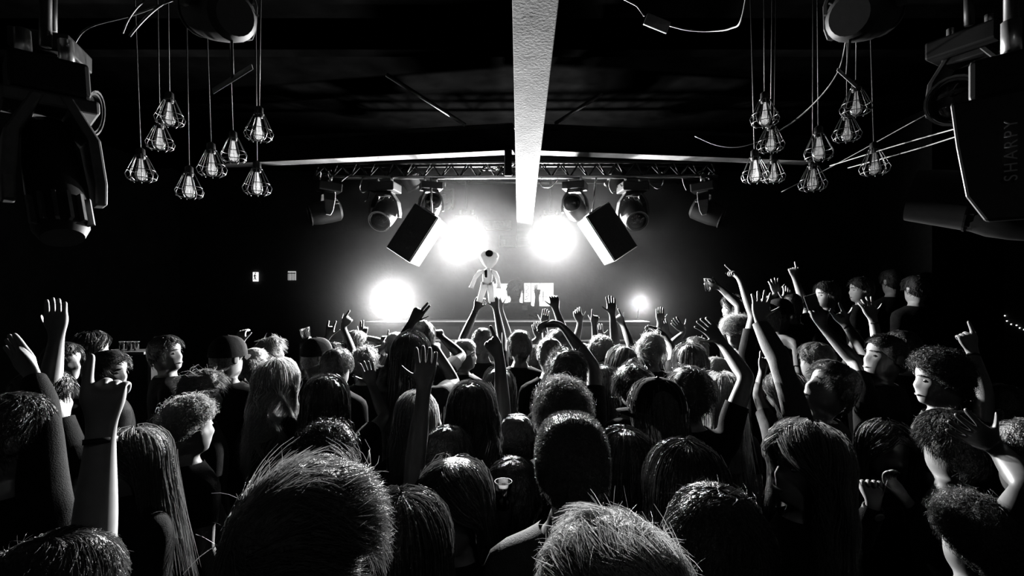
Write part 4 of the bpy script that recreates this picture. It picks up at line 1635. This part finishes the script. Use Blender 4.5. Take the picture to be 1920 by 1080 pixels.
P(626, 641, 4.1, 'hidden reveller with one arm pointing and a horned hand, left of the glare', hair=('short', 'd'),
  R=A((642, 612), (663, 584), 'point', dy=.2, tf=0), L=A((616, 632), (624, 590), 'horns', dy=.1, tf=0))
P(780, 738, 2.25, 'blond woman with loose hair behind the raised bare arm', yaw=6, hair=('wavy', 'b'), sw=.88, lod=2)
P(885, 718, 2.1, 'woman with long wavy hair left of centre', hair=('wavy', 'd'), sw=.88, lod=2)
P(838, 797, 1.95, 'person with sleek dark hair below the wavy haired woman', yaw=-10, hair=('short', 'k'))
P(870, 637, 4.1, 'person in profile wearing a pale grey t-shirt', yaw=-80, hair=('buzz', 'b'), cloth=('tee', 'g'), face=True, byaw=-25, lod=1)
P(905, 614, 4.6, 'fair skinned reveller lifting the inflatable alien with both arms', hair=('short', 'd'), lod=1,
  L=A((893, 580), (905, 545), 'grip', e=(866, 640), th=1, tf=0), R=A((930, 578), (922, 545), 'grip', e=(942, 640), th=-1, tf=0), s=1.08, acc={'L': 'bracelet'})
P(955, 632, 5.0, 'hidden reveller reaching for the inflatable alien from the right', hair=('short', 'k'), skin=1, L=A((938, 580), (928, 548), 'grip', e=(958, 645), tf=0), s=1.08)
P(975, 618, 4.0, 'short haired man in black just in front of the DJ', hair=('short', 'd'), lod=2)
P(968, 776, 2.15, 'person with dark hair pointing a long bare arm up and left', yaw=-5, hair=('short', 'k'), skin=1,
  L=A((937, 668), (900, 604), 'point', e=(944, 795), th=1, tf=0), s=1.1)
P(935, 690, 3.2, 'woman with a sheet of straight dark hair at the centre', hair=('long', 'k'), sw=.88)
P(1030, 632, 3.6, 'man with cropped dark hair right of centre', yaw=5, hair=('short', 'd'))
P(1046, 616, 4.4, 'person with swept brown hair beyond the cropped man', hair=('tousled', 'm'), R=A((1042, 580), (1037, 545), 'grip', e=(1064, 640), tf=0), s=1.08)
P(1062, 652, 2.8, 'man with tousled dark hair, arm bent high with a drooping wrist', hair=('tousled', 'd'), lod=2,
  R=A((1052, 607), (1018, 607), 'relaxed', e=(1113, 688), tf=0, th=-1), s=1.1)
P(1055, 708, 1.95, 'person with a wide crown of curls behind the buzz cut man', hair=('curly', 'm'), s=1.12, lod=2)
P(1132, 685, 3.0, 'woman with dark straight hair right of the curls', hair=('long', 'k'), sw=.88)
P(1187, 680, 2.75, 'person with tufted dark hair and a grey t-shirt', yaw=10, hair=('tousled', 'd'), cloth=('tee', 'g'))
P(1232, 716, 2.1, 'person in a dark cap with its peak to the left', yaw=35, hair=('cap', 'k'), capyaw=40, longcap=True)
P(1293, 684, 2.1, 'man with thick dark hair in black, arm raised with open palm', yaw=-10, hair=('tousled', 'd'), lod=2,
  R=A((1352, 640), (1322, 607), 'spread', e=(1400, 708), th=-1, tf=0))
P(1342, 668, 3.5, 'blond person right of the straight dark hair', hair=('short', 'b'))
P(1353, 700, 2.7, 'woman with long blond hair behind the thick haired man', hair=('long', 'b'), sw=.88)
P(1294, 645, 3.2, 'woman with smooth hair and a centre shine', hair=('long', 'd'), sw=.88)
P(1304, 630, 4.3, 'blond person reaching with an open hand near the right flood lamp', yaw=30, hair=('short', 'b'), L=A((1284, 622), (1268, 606), 'open', dy=.15, tf=0))
P(1222, 622, 3.6, 'person with wind swept light hair, two hands above the head', yaw=-30, hair=('tousled', 'b'), R=A((1243, 625), (1215, 615), 'flat', e=(1262, 660), tf=0), lod=1)
P(1260, 645, 3.85, 'dark haired person in the dense crowd right of the windswept hair', hair=('short', 'k'))
P(1165, 648, 3.4, 'woman with long light hair tilted to one side', yaw=20, roll=18, hair=('long', 'm'), sw=.88)
P(1128, 628, 4.0, 'person with light curls, bare arm straight up with an open hand', hair=('curly', 'b'), R=A((1148, 590), (1145, 553), 'open', e=(1154, 645), th=-1, tf=0))
P(1198, 640, 4.3, 'hidden reveller with a thin pointing arm under the right flood lamp', hair=('short', 'k'), skin=1, L=A((1168, 608), (1154, 584), 'point', e=(1183, 648), tf=0))
P(1003, 645, 4.5, 'hidden reveller with two pale hands before the booth', hair=('short', 'd'), L=A((1010, 634), (1004, 608), 'open', dy=.1, tf=0), R=A((1020, 610), (1024, 584), 'flat', dy=.1, tf=0))
P(1092, 642, 4.5, 'hidden reveller with a drooping hand and a raised finger', hair=('short', 'd'), L=A((1088, 605), (1080, 580), 'relaxed', dy=.1, tf=0),
  R=A((1114, 610), (1117, 580), 'point', dy=.1, tf=0))
P(1150, 640, 4.9, 'hidden reveller with a spread hand by the light curls', hair=('short', 'k'), L=A((1126, 636), (1122, 614), 'open', dy=.1, tf=0))
P(1243, 634, 4.7, 'hidden reveller with two small raised hands near the dim arm', hair=('short', 'k'), R=A((1250, 624), (1244, 602), 'open', dy=.1, tf=0),
  L=A((1238, 606), (1237, 572), 'flat', dy=.1, tf=0))
# raised side platform at the right
P(1380, 588, 3.9, 'man with light curls in a pale t-shirt leaning in', yaw=125, pitch=-22, hair=('curly', 'b'), cloth=('tee', 'g'), face=True, byaw=75, zf=.32, lod=2)
P(1398, 560, 4.4, 'man in glasses holding out a drink', yaw=85, hair=('short', 'k'), face=True, glasses=True, byaw=45, zf=.32, lod=1,
  L=A((1348, 538), (1326, 534), 'grip', e=(1386, 572), tf=0))
P(1374, 552, 5.0, 'dim long haired face behind the man in glasses', yaw=80, hair=('long', 'd'), face=True, byaw=45, sw=.88, zf=.32)
P(1432, 566, 3.6, 'hidden reveller pointing a long bare arm up and left', yaw=30, hair=('short', 'k'), zf=.32, L=A((1388, 525), (1366, 497), 'point', e=(1414, 592), th=-2, tf=0))
P(1462, 563, 3.9, 'man in a dark cap and white t-shirt on the platform', yaw=-60, byaw=-65, hair=('cap', 'k'), capyaw=180, cloth=('tee', 'w'), zf=.32, lod=1)
P(1482, 548, 4.6, 'hidden reveller with two spread hands above the dark cap', hair=('short', 'k'), zf=.32, L=A((1456, 552), (1448, 512), 'spread', dy=.1, tf=0),
  R=A((1471, 568), (1478, 540), 'spread', dy=.0, tf=0))
P(1550, 526, 4.7, 'man in profile at the back, forearm raised with a hooked finger', yaw=88, hair=('short', 'k'), face=True, byaw=45, zf=.32, lod=1,
  L=A((1490, 520), (1484, 491), 'point', e=(1509, 574), tf=0))
P(1614, 518, 5.1, 'dim face far back beside the pillar wall', yaw=75, hair=('short', 'k'), zf=.32, face=True)
P(1672, 504, 5.2, 'dark silhouette against the grey wall', hair=('short', 'k'), zf=.32, cloth=('long', 'k'))
P(1716, 516, 4.9, 'dark silhouette at the pillar edge', hair=('short', 'k'), zf=.32, cloth=('long', 'k'))
# right side of the floor
P(1556, 674, 2.2, 'man in profile with a long pale sleeve stretched up', yaw=86, pitch=26, hair=('short', 'd'), cloth=('long', 'g'), face=True, byaw=35, lod=2, acc={'L': 'bracelet'},
  L=A((1424, 602), (1430, 540), 'spread', e=(1464, 682), th=1, tf=0), s=1.1)
P(1658, 628, 2.4, 'tall man in profile, both bare arms raised', yaw=85, pitch=10, hair=('buzz', 'd'), face=True, byaw=30, lod=2,
  L=A((1542, 612), (1529, 575), 'grip', e=(1602, 678), th=1, tf=0), R=A((1586, 608), (1556, 564), 'horns', e=(1626, 668), th=1, tf=0), acc={'R': 'bracelet'})
P(1690, 618, 3.3, 'hidden reveller with a clawed hand and bracelet raised', yaw=20, hair=('short', 'k'), L=A((1637, 598), (1616, 545), 'spread', e=(1650, 668), tf=0, th=1), acc={'L': 'bracelet'})
P(1762, 652, 2.3, 'young man in profile with dark curls and a lit cheek', yaw=72, hair=('curly', 'k'), face=True, byaw=30, lod=2, cloth=('tee', 'p'))
P(1885, 720, 2.3, 'dark figure with a bent pointing finger and a wrist band', yaw=15, hair=('short', 'k'), L=A((1823, 658), (1801, 596), 'point', e=(1846, 742), tf=0), acc={'L': 'bracelet'})

P(250, 802, 2.0, 'woman with gleaming straight hair and a dark sleeve at the left', yaw=150, hair=('long', 'm'), sw=.88, cloth=('long', 'd'), face=True,
  L=A((238, 935), (275, 972), 'relaxed', e=(196, 905), tf=0))
P(1472, 700, 2.7, 'woman with a small horned hand right of the thick haired man', yaw=60, hair=('wavy', 'm'), sw=.88, cloth=('tee', 'g'), face=True,
  L=A((1430, 695), (1436, 664), 'horns', e=(1422, 742), tf=0))
P(1530, 640, 3.3, 'dim figure under the platform edge', yaw=40, hair=('short', 'm'))
P(1172, 806, 1.72, 'figure in a shiny dark jacket beside the buzz cut man', yaw=5, hair=('long', 'k'), cloth=('long', 's'))
P(962, 858, 1.62, 'figure in a patterned dark shirt left of the buzz cut man', yaw=0, hair=('short', 'k'), cloth=('tee', 'p'))


def striped():
    m = mat('striped_cloth', .5, .9, .15, noise=.1)
    nt = m.node_tree
    b = nt.nodes['Principled BSDF']
    tc = [n for n in nt.nodes if n.type == 'TEX_COORD'][0]
    wv = nt.nodes.new('ShaderNodeTexWave')
    wv.inputs['Scale'].default_value = 14
    wv.bands_direction = 'Z'
    nt.links.new(tc.outputs['Object'], wv.inputs['Vector'])
    cr = nt.nodes.new('ShaderNodeValToRGB')
    cr.color_ramp.elements[0].position = .55
    cr.color_ramp.elements[1].position = .6
    cr.color_ramp.elements[0].color = (.02, .02, .02, 1)
    cr.color_ramp.elements[1].color = (.8, .8, .8, 1)
    nt.links.new(wv.outputs['Fac'], cr.inputs['Fac'])
    nt.links.new(cr.outputs['Color'], b.inputs['Base Color'])


striped()
# keep everybody's elbow room: shift people a little along their line of sight
def relax(it=240, rmin=.44):
    n = len(PEOPLE)
    d0 = np.array([p['d'] for p in PEOPLE])
    d = d0.copy()
    fx = np.array([p['fixd'] for p in PEOPLE])
    u = np.array([(p['x'] - CX) / F for p in PEOPLE])
    for _ in range(it):
        X = np.stack([u * d, d], 1)
        D = X[:, None] - X[None]
        L = np.linalg.norm(D, axis=2) + np.eye(n) * 9
        push = np.clip(rmin - L, 0, None)
        g = (push * np.sign(D[:, :, 1] + 1e-6 * np.subtract.outer(np.arange(n), np.arange(n)))).sum(1)
        d = d + .25 * g
        d = np.clip(d, d0 * .84, d0 * 1.18)
        d = np.where(fx, d0, np.minimum(d, 5.15))
    for p, q in zip(PEOPLE, d):
        p['d'] = float(q)
    X = np.stack([u * d, d], 1)
    L = np.linalg.norm(X[:, None] - X[None], axis=2) + np.eye(n) * 9
    for i in range(n):
        for j in range(i):
            if L[i, j] < .33:
                print('CLOSE %.2f' % L[i, j], PEOPLE[i]['label'][:50], '|', PEOPLE[j]['label'][:50])


relax()
BUILT = {}
for sp in PEOPLE:
    r_, base_, info_ = build_person(sp)
    BUILT[sp['label']] = (r_, base_, {i[0]: i for i in info_})


def hand_of(part, side):
    for k, (r_, base_, inf) in BUILT.items():
        if part in k:
            nm, E, W, td, nd, sd = inf[side]
            return W + base_, td, nd, sd
    raise KeyError(part)


# the DJ behind the booth
r_ = build_person(dict(x=966, top=523, d=6.30, label='DJ behind the booth in a black t-shirt with a small chest print, hand raised', yaw=205, hair=('tousled', 'd'),
                       cloth=('tee', 'k'), pitch=0, roll=0, byaw=180, s=1.0, sw=1.0, skin=1, zf=.45, face=True, glasses=False, lod=1, lean=0, acc={}, capyaw=0,
                       group=None, seed=5, longcap=False,
                       arms={'L': A((1007, 556), (1008, 530), 'two', e=(1006, 590), tf=0, th=-1)}))
dj, djb, _ = r_
dj['group'] = 'performers'
box('chest_print', pt(984, 577, 6.21) - djb, (.07, .012, .06), M_WHITEM, dj, bevel=.004)

# inflatable alien held over the crowd
M_VINYL = mat('white_vinyl', .85, .3, .5, noise=.03, trans=.5)
dA = 4.62
o0 = pt(915, 560, dA)
root = empty('inflatable_alien', tuple(o0), 'white inflatable alien doll held up over the crowd', 'inflatable')
b = MB()
b.lathe([(.0, -.092), (.03, -.082), (.062, -.045), (.086, -.005), (.098, .03), (.088, .062), (.055, .080), (.0, .086)], 24, pt(917, 487, dA) - o0)
hd = b.obj('head', M_VINYL, root, smooth=True)
hd.modifiers.new('s', 'SUBSURF').render_levels = 1
b = MB()
b.lathe([(.0, .0), (.036, .0), (.036, .012), (.0, .012)], 20, pt(918, 477, dA) - o0 + np.array([0, -.072, 0]), rot('x', 62))
b.obj('printed_patch', mat('print_dark', .04, .5, .3), hd)
b = MB()
b.tube([pt(x, y, dA) - o0 for x, y in ((916, 503), (915, 508), (914, 518), (913.5, 528), (913, 534))], [.018, .040, .052, .046, .050], 16)
bd = b.obj('torso', M_VINYL, root, smooth=True)
b = MB()
b.box(pt(911.5, 513.5, dA) - o0 + np.array([0, -.052, 0]), (.026, .012, .072))
b.obj('printed_badge', MATS['print_dark'], bd, bevel=.004)
for side, ptsx in (('l', ((908, 509), (899, 511), (891, 521), (886, 533), (883.5, 540))), ('r', ((920, 509), (928, 512), (933, 522), (935, 533), (935, 541)))):
    b = MB()
    b.tube([pt(x, y, dA) - o0 for x, y in ptsx], [.020, .022, .019, .020, .024], 12)
    b.obj('arm', M_VINYL, root, smooth=True)
for ptsx in (((909, 530), (906, 542), (902, 555), (899, 566)), ((918, 530), (920, 542), (921, 555), (922, 566))):
    b = MB()
    b.tube([pt(x, y, dA) - o0 for x, y in ptsx], [.036, .033, .030, .030], 12)
    b.obj('leg', M_VINYL, root, smooth=True)

# things held in hands
W_, td, nd, sd = hand_of('holding up a plastic cup', 'L')
cupc = W_ + td * .10 + nd * .045
Rc = rot('y', -14)
tumbler(cupc - Rc @ np.array([0, 0, .03]), 'clear plastic cup held up at the left', 1.0, Rc, name='plastic_cup', fill=.3)
W_, td, nd, sd = hand_of('man in glasses', 'L')
tumbler(W_ + td * .10 + nd * .045 - np.array([0, 0, .09]), 'dark drink held out by the man in glasses', .95, name='drink_cup', fill=.8)
W_, td, nd, sd = hand_of('tall man in profile', 'L')
c = W_ + td * .115 + nd * .035
zq = unit(nd)
xq = unit(sd)
b = MB()
Rq = np.stack([xq, np.cross(zq, xq), zq], 1)
b.box((0, 0, 0), (.075, .15, .009), Rq)
ph = b.obj('mobile_phone', M_GREYM, bevel=.003)
ph.location = c + td * .02
tag(ph, 'flat phone held up by the tall man in profile', 'phone')
W_, td, nd, sd = hand_of('woman turned to the camera', 'L')
tumbler(W_ + td * .085 + nd * .030 - np.array([0, 0, .015]), 'clear plastic cup held by the turned woman', .68, name='plastic_cup')
